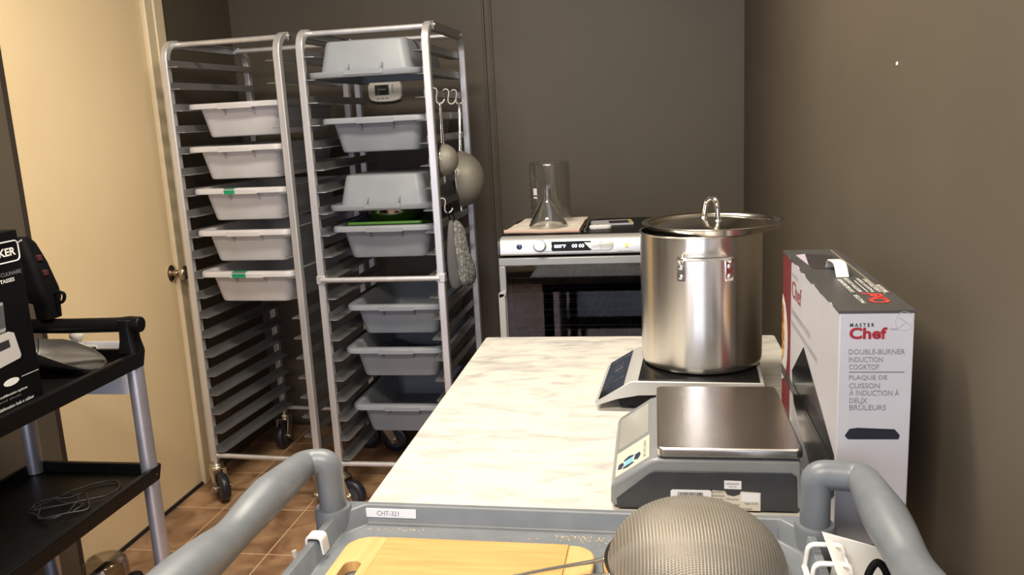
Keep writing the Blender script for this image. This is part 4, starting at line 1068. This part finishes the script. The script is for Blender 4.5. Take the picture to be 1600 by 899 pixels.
bm = NB(); tray(bm, GZ, 0.0285, 0.085); obj('top_shelf', bm, cart_m, gc, bevel=0.0015, seg=2)
bm = NB(); tray(bm, 0.36, 0.03, 0.07); obj('bottom_shelf', bm, cart_m, gc)
PYB, PYF, PX = -0.032, -0.968, 0.345
for s in (-1, 1):
    for y in (PYB, PYF):
        bm = NB(); lathe(bm, [(0.0, 0.10), (0.020, 0.10), (0.020, GZ - 0.12), (0.0262, GZ - 0.10), (0.0272, GZ + 0.002), (0.0252, GZ + 0.006), (0.0, GZ + 0.006)], 32, Matrix.Translation((s * PX, y, 0))); obj('corner_post', bm, cart_m, gc, ang=50)
for s in (-1, 1):
    bm = NB()
    xp = s * PX; xa = -0.379 if s < 0 else 0.402
    zc = 0.9265
    ctrl = fillet([(xp, PYB, GZ - 0.015), (xp, PYB, zc), (xa, PYB - 0.004, zc), (xa + s * 0.001, PYB - 0.12, zc + 0.004)], [0.013, 0.020], 8)
    arm = smooth_path([(xa + s * 0.001, PYB - 0.12, zc + 0.004), (xa + s * 0.004, PYB - 0.175, zc - 0.001), (xa + s * 0.006, PYB - 0.225, zc - 0.006), (xa + s * 0.005, PYB - 0.275, zc - 0.002), (xa + s * 0.006, PYB - 0.33, zc + 0.001),
                       (xa + s * 0.008, PYB - 0.41, zc + 0.002), (xa + s * 0.006, PYB - 0.57, zc), (xa, PYB - 0.80, zc), (xa - s * 0.02, PYB - 0.90, zc - 0.01), (xp, PYF, zc - 0.035), (xp, PYF, GZ - 0.015)], 6)
    path = ctrl[:-1] + arm
    rr = []
    for q in path:
        d = PYB - q.y
        k = max(0.0, min(1.0, d / 0.10))
        rr.append(0.0198 + 0.0072 * k - 0.0040 * math.exp(-((d - 0.215) / 0.05) ** 2) + 0.002 * math.exp(-((d - 0.34) / 0.06) ** 2))
    sweep(bm, path, rr, 22, ref=(s, 0, 0)); obj('handle', bm, cart_m, gc, ang=70)
for s in (-1, 1):
    for y in (-0.06, -0.93):
        w_ = thing('caster', None, None, (s * 0.30, y, 0)); w_.parent = gc
        bm = NB(); box(bm, -0.024, 0.024, -0.03, 0.03, 0.105, 0.115); box(bm, -0.026, -0.022, -0.02, 0.02, 0.04, 0.105); box(bm, 0.022, 0.026, -0.02, 0.02, 0.04, 0.105); cyl(bm, (0, 0, 0.11), (0, 0, 0.29), 0.012, 10); obj('fork', bm, zinc_m, w_)
        bm = NB(); lathe(bm, [(0, 0), (0.05, 0), (0.052, 0.005), (0.052, 0.027), (0.05, 0.032), (0, 0.032)], 28, Matrix.Translation((-0.016, 0, 0.052)) @ Matrix.Rotation(PI / 2, 4, 'Y')); obj('wheel', bm, tyre_m, w_)
# asset label on the inside of the far rim
lb = NB(); yi = -0.0121
def gl_(x, z, l): return Vv((x, yi - (GZ - z) * 0.17 - l, z))
q = [(-0.309, GZ - 0.0180), (-0.222, GZ - 0.0180), (-0.222, GZ - 0.0050), (-0.309, GZ - 0.0050)]
loft(lb, [[gl_(x, z, -0.0005) for x, z in q], [gl_(x, z, 0.0006) for x, z in q]])
lab = tag(obj('asset_label', lb, label_m, gc), 'white label reading CHT-321')
text(lab, 'label_text', 'CHT-321', gl_(-0.283, GZ - 0.0150, 0.0008), (1, 0, 0), (0, 0.20, 1), 0.034, 0.0070, greyink_m)
GF = GZ - 0.0285               # tray floor
# crumbs on the tray: nobody could count them
bm = NB(); rnd = random.Random(21)
def crumb(x, y, s):
    a = rnd.uniform(0, 6); M = Matrix.Translation((x, y, GF + s * 0.35)) @ Matrix.Rotation(a, 4, 'Z'); box(bm, -s * 0.6, s * 0.6, -s * 0.4, s * 0.4, -s * 0.33, s * 0.35, M)
for k in range(70): crumb(rnd.gauss(-0.109, 0.030), 1.121 - abs(rnd.gauss(0, 0.008)), rnd.uniform(0.0008, 0.0018))
for k in range(40): crumb(rnd.uniform(-0.43, -0.34), 1.126 + rnd.uniform(-0.006, 0.001), rnd.uniform(0.0007, 0.0015))
for k in range(40): crumb(rnd.uniform(-0.41, 0.11), rnd.uniform(1.075, 1.120), rnd.uniform(0.0006, 0.0012))
o = obj('crumbs', bm, crumb_m); tag(o, 'scattered pale crumbs on the grey cart tray', 'crumbs', kind='stuff')

# ------------------------------------------------------------------ bamboo cutting board on the cart
bd = thing('cutting_board', 'bamboo cutting board with a hand hole lying on the grey cart', 'cutting board', (-0.2612, 0.9187, GF), math.radians(-1.0))
BT = 0.017; bw2, bl2, rc = 0.174, 0.150, 0.032
def corner(cx, cy, a0, n=6): return [(cx + rc * math.cos(math.radians(a0 + 90 * k / n)), cy + rc * math.sin(math.radians(a0 + 90 * k / n))) for k in range(n + 1)]
xs1, xs2 = -bw2 + 0.053, bw2 - 0.038
bm = NB(); box(bm, xs1, xs2, -bl2, bl2, 0.0005, BT); obj('board_core', bm, wood_m, bd)
rt = [(xs2 + 0.0002, -bl2), *corner(bw2 - rc, -bl2 + rc, 270), *corner(bw2 - rc, bl2 - rc, 0), (xs2 + 0.0002, bl2)]
bm = NB(); loft(bm, [[Vv((x, y, 0.0005)) for x, y in rt], [Vv((x, y, BT)) for x, y in rt]]); obj('end_strip', bm, woodend_m, bd, bevel=0.003)
lo_ = [(xs1 - 0.0002, bl2), *corner(-bw2 + rc, bl2 - rc, 90), *corner(-bw2 + rc, -bl2 + rc, 180), (xs1 - 0.0002, -bl2)]
# left strip with a hand hole: outer loop resampled against a stadium
def resample(poly, n):
    P = [Vv((a, b, 0)) for a, b in poly] + [Vv((*poly[0], 0))]
    L = [0]
    for a, b in zip(P, P[1:]): L.append(L[-1] + (b - a).length)
    return P, L
hx, hy_, hr, hl = -bw2 + 0.0275, 0.033, 0.012, 0.038
inner = []
for k in range(9): a = PI * k / 8; inner.append((hx + hr * math.cos(a), hy_ + hl + hr * math.sin(a)))
for k in range(9): a = PI + PI * k / 8; inner.append((hx + hr * math.cos(a), hy_ - hl + hr * math.sin(a)))
bm = NB()
def ringedges(pts, z): vs = [bm.verts.new((x, y, z)) for x, y in pts]; es = [bm.edges.new((vs[i], vs[(i + 1) % len(vs)])) for i in range(len(vs))]; return vs, es
sides = []
for z in (0.0005, BT):
    vo, eo = ringedges(lo_, z); vi, ei = ringedges(inner, z)
    bmesh.ops.triangle_fill(bm, use_beauty=True, use_dissolve=False, edges=eo + ei)
    sides.append((vo, vi))
for a, b in zip(sides[0], sides[1]):
    n = len(a)
    for i in range(n): bm.faces.new((a[i], a[(i + 1) % n], b[(i + 1) % n], b[i]))
obj('end_strip', bm, woodend_m, bd, bevel=0.002)

# ------------------------------------------------------------------ big strainer upside down on the cart
bs = thing('strainer', 'large fine mesh strainer lying upside down on the grey cart', 'strainer', (0.0447, 1.005, GF + 0.0178), math.radians(4), None)
bs.rotation_euler = (0, math.radians(3.5), math.radians(4))
Rs, Ds = 0.115, 0.083
bm = NB(); rows = []; n = 72
for i in range(21):
    a = PI / 2 * i / 20
    rr = (Rs - 0.003) * math.cos(a) ** 0.85 if i < 20 else 0; z = 0.004 + Ds * math.sin(a)
    rows.append([bm.verts.new((0, 0, z))] if i == 20 else [bm.verts.new((rr * math.cos(2 * PI * k / n), rr * math.sin(2 * PI * k / n), z)) for k in range(n)])
for a, b in zip(rows, rows[1:]):
    for k in range(n):
        j = (k + 1) % n
        bm.faces.new((a[k], a[j], b[0]) if len(b) == 1 else (a[k], a[j], b[j], b[k]))
obj('mesh_dome', bm, bigmesh_m, bs, ang=80)
bm = NB(); lathe(bm, [(Rs - 0.004, -0.006), (Rs - 0.001, -0.008), (Rs + 0.002, -0.005), (Rs + 0.003, 0.004), (Rs + 0.001, 0.012), (Rs - 0.003, 0.012), (Rs - 0.004, -0.006)], 72); obj('rim', bm, lid_m, bs, ang=50)
bm = NB()
for s in (-1, 1):
    sweep(bm, smooth_path([(-Rs * 0.985, -0.012 + s * 0.020, 0.008), (-Rs - 0.015, -0.022 + s * 0.017, 0.010), (-Rs - 0.09, -0.064 + s * 0.013, 0.016), (-Rs - 0.20, -0.126 + s * 0.010, 0.020)], 6), 0.0026, 10)
sweep(bm, smooth_path([(-Rs - 0.19, -0.120 - 0.012, 0.020), (-Rs - 0.225, -0.140 - 0.006, 0.021), (-Rs - 0.225, -0.140 + 0.008, 0.021), (-Rs - 0.19, -0.120 + 0.012, 0.020)], 5), 0.0026, 8)
obj('wire_handle', bm, wire_m, bs, ang=80)
bm = NB(); sweep(bm, smooth_path([(-Rs * 0.86, -0.086, 0.002), (-Rs * 0.92, -0.103, 0.010), (-Rs * 0.80, -0.118, 0.011), (-Rs * 0.62, -0.112, 0.004)], 6), 0.004, 10); obj('handle_bracket', bm, chrome_m, bs, ang=80)

# ------------------------------------------------------------------ white clip on the left rim
cl = thing('rim_clip', 'small white plastic clip hooked over the left rim of the grey cart', 'clip', (-0.4740, 1.040, GZ), math.radians(-1))
bm = NB(); pth = fillet([(-0.0115, 0, -0.030), (-0.0115, 0, 0.0050), (0.0095, 0, 0.0050), (0.0125, 0, -0.020)], 0.006, 6); sweep(bm, pth, 0.010, ref=(0, 1, 0), square=True, sy=0.2); obj('clip_band', bm, white_m, cl, bevel=0.001)
bm = NB(); sweep(bm, smooth_path([(-0.0115, 0.0, -0.028), (-0.020, -0.004, -0.033), (-0.028, -0.010, -0.026), (-0.030, -0.012, -0.014)], 5), 0.0035, 8); obj('clip_hook', bm, offw_m, cl)

# ------------------------------------------------------------------ white hanging bin on the right rim, black cord
hb = thing('hanging_bin', 'white plastic bin hooked over the right rim of the grey cart', 'bin', (0.2165, 0.994, GZ), math.radians(-1))
bm = NB()
def ring4(x0, x1, y0, y1, z): return [Vv((x0, y0, z)), Vv((x1, y0, z)), Vv((x1, y1, z)), Vv((x0, y1, z))]
x0, x1, y0, y1 = 0.008, 0.088, -0.13, 0.072
loft(bm, [ring4(x0 + 0.004, x1 - 0.02, y0 + 0.02, y1 - 0.02, -0.130), ring4(x0, x1, y0, y1, 0.002), ring4(x0 - 0.024, x1 + 0.004, y0, y1, 0.016), ring4(x0 - 0.021, x1 + 0.001, y0 + 0.003, y1 - 0.003, 0.016), ring4(x0 + 0.003, x1 - 0.003, y0 + 0.003, y1 - 0.003, 0.003), ring4(x0 + 0.007, x1 - 0.023, y0 + 0.023, y1 - 0.023, -0.127)])
obj('bin_body', bm, white_m, hb, bevel=0.001, rot=(0, math.radians(15), 0))
for yy in (0.030, -0.085):
    bm = NB()
    for dy in (-0.024, 0.024):
        pth = fillet([(0.0135, yy + dy, -0.020), (0.0135, yy + dy, 0.010), (-0.030, yy + dy, 0.010), (-0.034, yy + dy, -0.026)], 0.010, 6); sweep(bm, pth, 0.0042, 8, ref=(0, 1, 0), sy=0.7)
    cyl(bm, (-0.0338, yy - 0.024, -0.022), (-0.0338, yy + 0.024, -0.022), 0.0042, 8); cyl(bm, (0.0135, yy - 0.024, -0.006), (0.0135, yy + 0.024, -0.006), 0.0036, 8)
    obj('hook_loop', bm, white_m, hb, ang=70)
bm = NB(); sweep(bm, smooth_path([(0.246, 0.985, 0.790), (0.243, 0.990, 0.82), (0.250, 1.000, 0.849), (0.261, 1.004, 0.862), (0.271, 1.000, 0.849), (0.272, 0.992, 0.82), (0.262, 0.985, 0.790)], 7), 0.0048, 10)
o = obj('black_cord', bm, bag_m, ang=80); tag(o, 'looped thick black cord sticking out of the white bin', 'cord')

# ================================================================== BLACK CART by the door
KX0, KX1, KY0, KY1 = -1.665, -1.285, 1.02, 1.930
bc = thing('service_cart', 'black plastic service cart with silver legs beside the cream door', 'cart', ((KX0 + KX1) / 2, KY1, 0))
kw, kl = KX1 - KX0, KY1 - KY0
def ktray(zt, sk, dp):
    bm = NB()
    def R(w, l, r, z): return rrect(w, l, r, z, 4, 0, -kl / 2)
    loft(bm, [R(kw - 0.012, kl - 0.012, 0.012, zt - sk), R(kw, kl, 0.014, zt - 0.003), R(kw - 0.004, kl - 0.004, 0.012, zt), R(kw - 0.030, kl - 0.030, 0.012, zt), R(kw - 0.036, kl - 0.036, 0.012, zt - dp)])
    return bm
KZ1, KZ2, KZ3 = 0.880, 0.568, 0.225
for z, sk in ((KZ1, 0.042), (KZ2, 0.040), (KZ3, 0.040)): obj('shelf', ktray(z, sk, 0.024), black_m, bc, bevel=0.001, seg=1)
for sx in (-1, 1):
    for y in (-0.028, -kl + 0.028):
        bm = NB(); x = sx * (kw / 2 - 0.023)
        for z0, z1 in ((0.10, KZ3 - 0.0405), (KZ3 - 0.022, KZ2 - 0.0405), (KZ2 - 0.022, KZ1 - 0.0425)): cyl(bm, (x, y, z0), (x, y, z1), 0.0205, 20)
        obj('leg', bm, legs_m, bc)
        w_ = thing('caster', None, None, (x, y, 0)); w_.parent = bc
        bm = NB(); lathe(bm, [(0, 0), (0.04, 0), (0.045, 0.005), (0.045, 0.021), (0.04, 0.026), (0, 0.026)], 24, Matrix.Translation((-0.013, 0, 0.045)) @ Matrix.Rotation(PI / 2, 4, 'Y')); obj('wheel', bm, tyre_m, w_)
        bm = NB(); box(bm, -0.02, 0.02, -0.02, 0.02, 0.088, 0.0995); box(bm, -0.018, -0.015, -0.015, 0.015, 0.03, 0.09); box(bm, 0.015, 0.018, -0.015, 0.015, 0.03, 0.09); obj('fork', bm, zinc_m, w_)
# push handle at the far end
for sx in (-1, 1):
    bm = NB(); x = sx * (kw / 2 - 0.026)
    loft(bm, [rrect(0.050, 0.052, 0.010, KZ1 - 0.002, 4, x, -0.027), rrect(0.040, 0.046, 0.012, KZ1 + 0.03, 4, x, -0.027), rrect(0.036, 0.044, 0.012, KZ1 + 0.062, 4, x, -0.027), rrect(0.040, 0.046, 0.012, KZ1 + 0.084, 4, x, -0.027)])
    obj('handle_post', bm, black_m, bc, bevel=0.002)
bm = NB(); pth = [(-kw / 2 - 0.012, -0.027, KZ1 + 0.068), (-kw / 2 + 0.03, -0.027, KZ1 + 0.068), (0, -0.027, KZ1 + 0.067), (kw / 2 - 0.05, -0.027, KZ1 + 0.069), (kw / 2 - 0.02, -0.027, KZ1 + 0.070), (kw / 2 + 0.012, -0.027, KZ1 + 0.069)]
sweep(bm, pth, [0.0185, 0.0185, 0.0195, 0.019, 0.021, 0.020], 16); obj('push_bar', bm, black_m, bc, bevel=0.004)
KF = KZ1 - 0.024
# black food processor carton
fb = thing('appliance_carton', 'black appliance carton with a picture of a food processor on the black cart', 'box', (-1.322, 1.592, KF + 0.0005), 0.0)
fl, fw, fh = 0.34, 0.20, 0.378
bm = NB(); box(bm, -fw, 0, -fl, 0, 0, fh); obj('carton_body', bm, cardblack_m, fb, bevel=0.002)
def fpn(y, z, l): return Vv((0.0002 + l, y, z))
fr_ = []
r_ = 0.010
ya, yb_, za, zb_ = -0.232, -0.004, 0.314, 0.356
for cy_, cz_, a0 in ((yb_ - r_, zb_ - r_, 0), (ya + r_, zb_ - r_, 90), (ya + r_, za + r_, 180), (yb_ - r_, za + r_, 270)):
    for k in range(5): a = math.radians(a0 + 90 * k / 4); fr_.append(Vv((0.0006, cy_ + r_ * math.cos(a), cz_ + r_ * math.sin(a))))
bm = NB(); sweep(bm, fr_, 0.0016, 6, closed=True, ref=(1, 0, 0)); obj('logo_frame', bm, whiteink_m, fb)
text(fb, 'logo_text', 'BLACK+DECKER', fpn(-0.212, 0.3265, 0.0004), (0, 1, 0), (0, 0, 1), 0.198, 0.0170, whiteink_m, 0.03)
text(fb, 'carton_text', "8-CUP FOOD PROCESSOR / ROBOT CULINAIRE", fpn(-0.262, 0.287, 0.0004), (0, 1, 0), (0, 0, 1), 0.255, 0.0080, greyink_m)
text(fb, 'carton_text', 'DE 8 TASSES', fpn(-0.100, 0.2735, 0.0004), (0, 1, 0), (0, 0, 1), 0.070, 0.0080, whiteink_m, 0.02)
text(fb, 'carton_text', 'automatic multifunction options', fpn(-0.165, 0.0425, 0.0004), (0, 1, 0), (0, 0, 1), 0.12, 0.007, whiteink_m, 0.01)
text(fb, 'carton_text', 'large feed chute', fpn(-0.165, 0.034, 0.0004), (0, 1, 0), (0, 0, 1), 0.10, 0.005, greyink_m)
text(fb, 'carton_text', 'select multifonction bols a utiliser', fpn(-0.165, 0.018, 0.0004), (0, 1, 0), (0, 0, 1), 0.135, 0.007, whiteink_m, 0.01)
for z, a, b in ((0.072, -0.055, -0.004), (0.008, -0.20, -0.006)):
    patch(fb, 'printed_rule', [(a, z), (b, z), (b, z + 0.001), (a, z + 0.001)], whiteink_m, 0, 0.0004, fpn)
patch(fb, 'oval_badge', oval(-0.085, 0.070, 0.022, 0.0075), whiteink_m, 0.0, 0.0006, fpn)
silver_p = mat('printed_silver', (0.50, 0.48, 0.48), 0.4); glass_p = mat('printed_clear_bowl', (0.09, 0.09, 0.10), 0.3)
patch(fb, 'processor_base', [(-0.20, 0.098), (-0.050, 0.112), (-0.046, 0.118), (-0.056, 0.168), (-0.070, 0.174), (-0.18, 0.170)], silver_p, 0, 0.0005, fpn)
patch(fb, 'processor_keys', [(-0.16, 0.136), (-0.072, 0.142), (-0.074, 0.158), (-0.16, 0.155)], ink_m, 0.0004, 0.0009, fpn)
patch(fb, 'processor_bowl', [(-0.19, 0.172), (-0.080, 0.174), (-0.076, 0.184), (-0.072, 0.232), (-0.078, 0.238), (-0.19, 0.235)], glass_p, 0, 0.0006, fpn)
patch(fb, 'processor_chute', [(-0.15, 0.235), (-0.098, 0.236), (-0.096, 0.272), (-0.15, 0.270)], glass_p, 0, 0.0006, fpn)
patch(fb, 'bowl_highlight', [(-0.11, 0.229), (-0.073, 0.231), (-0.073, 0.237), (-0.11, 0.235)], mat('printed_highlight', (0.32, 0.32, 0.33), 0.4), 0.0006, 0.0009, fpn)
patch(fb, 'bowl_highlight', [(-0.105, 0.176), (-0.078, 0.177), (-0.076, 0.184), (-0.105, 0.183)], MATS['printed_highlight'], 0.0006, 0.0009, fpn)
# black fabric bag with red tabs behind it
bg_ = thing('tool_bag', 'black bag with two red tabs resting on the black cart handle', 'bag', (-1.55, 1.903, 0.9700))
bm = NB()
secs = [(0.0, 0.022, 0.025, 0.026), (0.04, 0.022, 0.026, 0.028), (0.050, 0.006, 0.042, 0.034), (0.075, -0.005, 0.048, 0.036), (0.14, -0.020, 0.045, 0.032), (0.19, -0.030, 0.036, 0.026), (0.207, -0.035, 0.028, 0.02)]
loft(bm, [rrect(2 * a, 2 * b, 0.016, z, 4, cx, 0) for z, cx, a, b in secs]); obj('bag_body', bm, bag_m, bg_, ang=50)
redtab_m = mat('dark_red_fabric', (0.06, 0.008, 0.012), 0.7)
for x, z in ((0.022, 0.155), (0.032, 0.117)):
    bm = NB(); box(bm, x - 0.006, x + 0.006, -0.010, 0.004, z - 0.008, z + 0.007); obj('red_tab', bm, redtab_m, bg_, bevel=0.002)
bm = NB(); sweep(bm, smooth_path([(0.042, 0.0, 0.058), (0.058, 0.0, 0.066), (0.074, 0.0, 0.060), (0.068, 0.0, 0.042), (0.044, 0.0, 0.036)], 5), 0.0045, 8); obj('carry_loop', bm, bag_m, bg_, ang=80)
bm = NB(); cyl(bm, (-0.030, -0.034, 0.185), (0.004, -0.030, 0.205), 0.0018, 6); obj('edge_highlight', bm, whiteink_m, bg_)  # white rod painting the highlight along the bag's top edge
# big aluminium scoop
scp = thing('metal_scoop', 'large aluminium scoop lying on the black cart beside the carton', 'scoop', (-1.545, 1.808, KF + 0.001), math.radians(-2))
bm = NB(); rows_o, rows_i = [], []
N1, N2, LS = 22, 20, 0.222
for i in range(N1 + 1):
    s = i / N1
    W = 0.062 * (1 - 0.10 * s) * (1 - max(0, (s - 0.62) / 0.38) ** 2.4) ** 0.5 + 0.002    # half width of the trough, rounded lip at the tip
    Hs = 0.064 * (1 - max(0, (s - 0.30) / 0.70) ** 1.5) + 0.001                            # height of the side walls
    ro, ri = [], []
    for j in range(N2 + 1):
        t = -1 + 2 * j / N2
        y = W * math.sin(t * PI / 2); z = Hs * (1 - math.cos(t * PI / 2)) ** 1.0
        zf = 0.010 * (s ** 3)
        ro.append(Vv((s * LS, y, z + zf))); ri.append(Vv((s * LS + (0.0 if i else 0.002), y * (1 - 0.002 / W), z + zf + 0.0022 * math.cos(t * PI / 2) + 0.0001)))
    rows_o.append([bm.verts.new(p) for p in ro]); rows_i.append([bm.verts.new(p) for p in ri])
for R_ in (rows_o, rows_i):
    for a, b in zip(R_, R_[1:]):
        for j in range(N2): bm.faces.new((a[j], a[j + 1], b[j + 1], b[j]))
for i in range(N1):
    for j in (0, N2): bm.faces.new((rows_o[i][j], rows_o[i + 1][j], rows_i[i + 1][j], rows_i[i][j]))
for j in range(N2): bm.faces.new((rows_o[N1][j], rows_o[N1][j + 1], rows_i[N1][j + 1], rows_i[N1][j]))
bm.faces.new(rows_o[0])
obj('scoop_bowl', bm, mat('cast_aluminium', (0.70, 0.70, 0.69), 0.22, 1.0), scp, ang=60)
bm = NB(); sweep(bm, [(0.0, 0, 0.040), (-0.03, 0, 0.042), (-0.10, 0, 0.046)], [0.012, 0.010, 0.013], 14); obj('handle', bm, MATS['cast_aluminium'], scp)
# white bottle behind the scoop
bt = thing('white_bottle', 'small white bottle with a round cap standing in the white bin behind the scoop', 'bottle', (-1.524, 1.987, 0.7550))
bm = NB(); lathe(bm, [(0, 0), (0.022, 0), (0.024, 0.003), (0.024, 0.100), (0.016, 0.116), (0.011, 0.122), (0.011, 0.132), (0, 0.132)], 24); obj('bottle_body', bm, white_m, bt)
bm = NB(); lathe(bm, [(0.0, 0.130), (0.013, 0.132), (0.0175, 0.140), (0.0175, 0.149), (0.013, 0.157), (0, 0.160)], 24); obj('round_cap', bm, offw_m, bt)
# white bin hung on the far end of the cart
wb = thing('hanging_bin', 'white plastic bin hung on the far end of the black cart', 'bin', (-1.465, KY1 + 0.001, 0.86))
bm = NB()
loft(bm, [rrect(0.190, 0.085, 0.02, -0.110, 4, 0.006, 0.056), rrect(0.215, 0.100, 0.022, 0.010, 4, 0, 0.056), rrect(0.209, 0.094, 0.02, 0.010, 4, 0, 0.056), rrect(0.185, 0.080, 0.018, -0.106, 4, 0.006, 0.056)])
obj('bin_body', bm, mat('cool_white_plastic', (0.70, 0.70, 0.76), 0.4), wb)
bm = NB(); pth = fillet([(0.0, 0.008, 0.000), (0.0, 0.008, 0.0255), (0.0, -0.020, 0.0255), (0.0, -0.020, 0.004)], 0.006, 4); sweep(bm, pth, 0.032, ref=(1, 0, 0), square=True, sy=0.06); obj('hook_tab', bm, white_m, wb)
# cords and plug on the middle shelf, jar on the bottom shelf
K2 = KZ2 - 0.024
bm = NB()
pts = []
for k in range(90):
    t = k / 89; a = t * 2.6 * 2 * PI
    pts.append((-1.43 + (0.060 + 0.02 * math.sin(1.7 * a)) * math.cos(a) + 0.03 * t, 1.68 + (0.050 + 0.015 * math.cos(2.3 * a)) * math.sin(a) + 0.02 * t, K2 + 0.006 + 0.0045 * abs(math.sin(a * 2.6)) + 0.0012 * (k // 18)))
pts += [(-1.345, 1.76, K2 + 0.0065), (-1.335, 1.81, K2 + 0.0065), (-1.37, 1.85, K2 + 0.0065), (-1.42, 1.83, K2 + 0.0065), (-1.46, 1.76, K2 + 0.0065)]
sweep(bm, smooth_path(pts, 2), 0.0026, 6)
pc = obj('extension_cable', bm, mat('black_cable', (0.02, 0.02, 0.022), 0.35), ang=80); tag(pc, 'coiled black power cord on the middle shelf of the black cart', 'cord')
bm = NB(); box(bm, -1.555, -1.530, 1.60, 1.625, K2 + 0.001, K2 + 0.022); 
for dx in (0.006, 0.016): box(bm, -1.555 + dx, -1.553 + dx + 0.002, 1.625, 1.643, K2 + 0.008, K2 + 0.016)
o = obj('power_plug', bm, mat('grey_plug', (0.12, 0.12, 0.115), 0.4), bevel=0.002); tag(o, 'small grey electric plug on the middle shelf of the black cart', 'plug')
jr = thing('plastic_jar', 'clear wide jar near the door, on the lowest shelf of the black cart', 'jar', (-1.412, 1.815, KZ3 - 0.0235))
bm = NB(); lathe(bm, [(0, 0), (0.048, 0), (0.055, 0.006), (0.057, 0.10), (0.053, 0.140), (0.043, 0.150), (0, 0.151), (0, 0.148), (0.042, 0.147), (0.050, 0.138), (0.054, 0.10), (0.052, 0.008), (0, 0.003)], 36); obj('jar_wall', bm, jar_m, jr, ang=50)
bl_ = thing('round_lid', 'black rounded lid beside the clear jar, low on the black cart', 'lid', (-1.330, 1.812, KZ3 - 0.0235))
bm = NB(); lathe(bm, [(0, 0), (0.021, 0), (0.022, 0.004), (0.022, 0.098), (0.018, 0.110), (0.010, 0.115), (0, 0.1155)], 28); obj('lid_shell', bm, black_m, bl_, ang=50)

# ================================================================== CEILING LAMPS (seen only as reflections)
for i, (x, y, lab_) in enumerate(((-0.55, 1.75, 'long warm ceiling lamp above the table'), (-0.45, 0.0, 'long warm ceiling lamp near the window behind the viewer'))):
    lp = thing('ceiling_light', lab_, 'light', (x, y, ZC), 0, 'warm ceiling lamps')
    bm = NB(); box(bm, -0.60, 0.60, -0.18, 0.18, -0.03, 0.0); obj('lamp_frame', bm, white_m, lp)
    bm = NB(); box(bm, -0.57, 0.57, -0.16, 0.16, -0.036, -0.0305); obj('diffuser', bm, lampglow_m, lp)
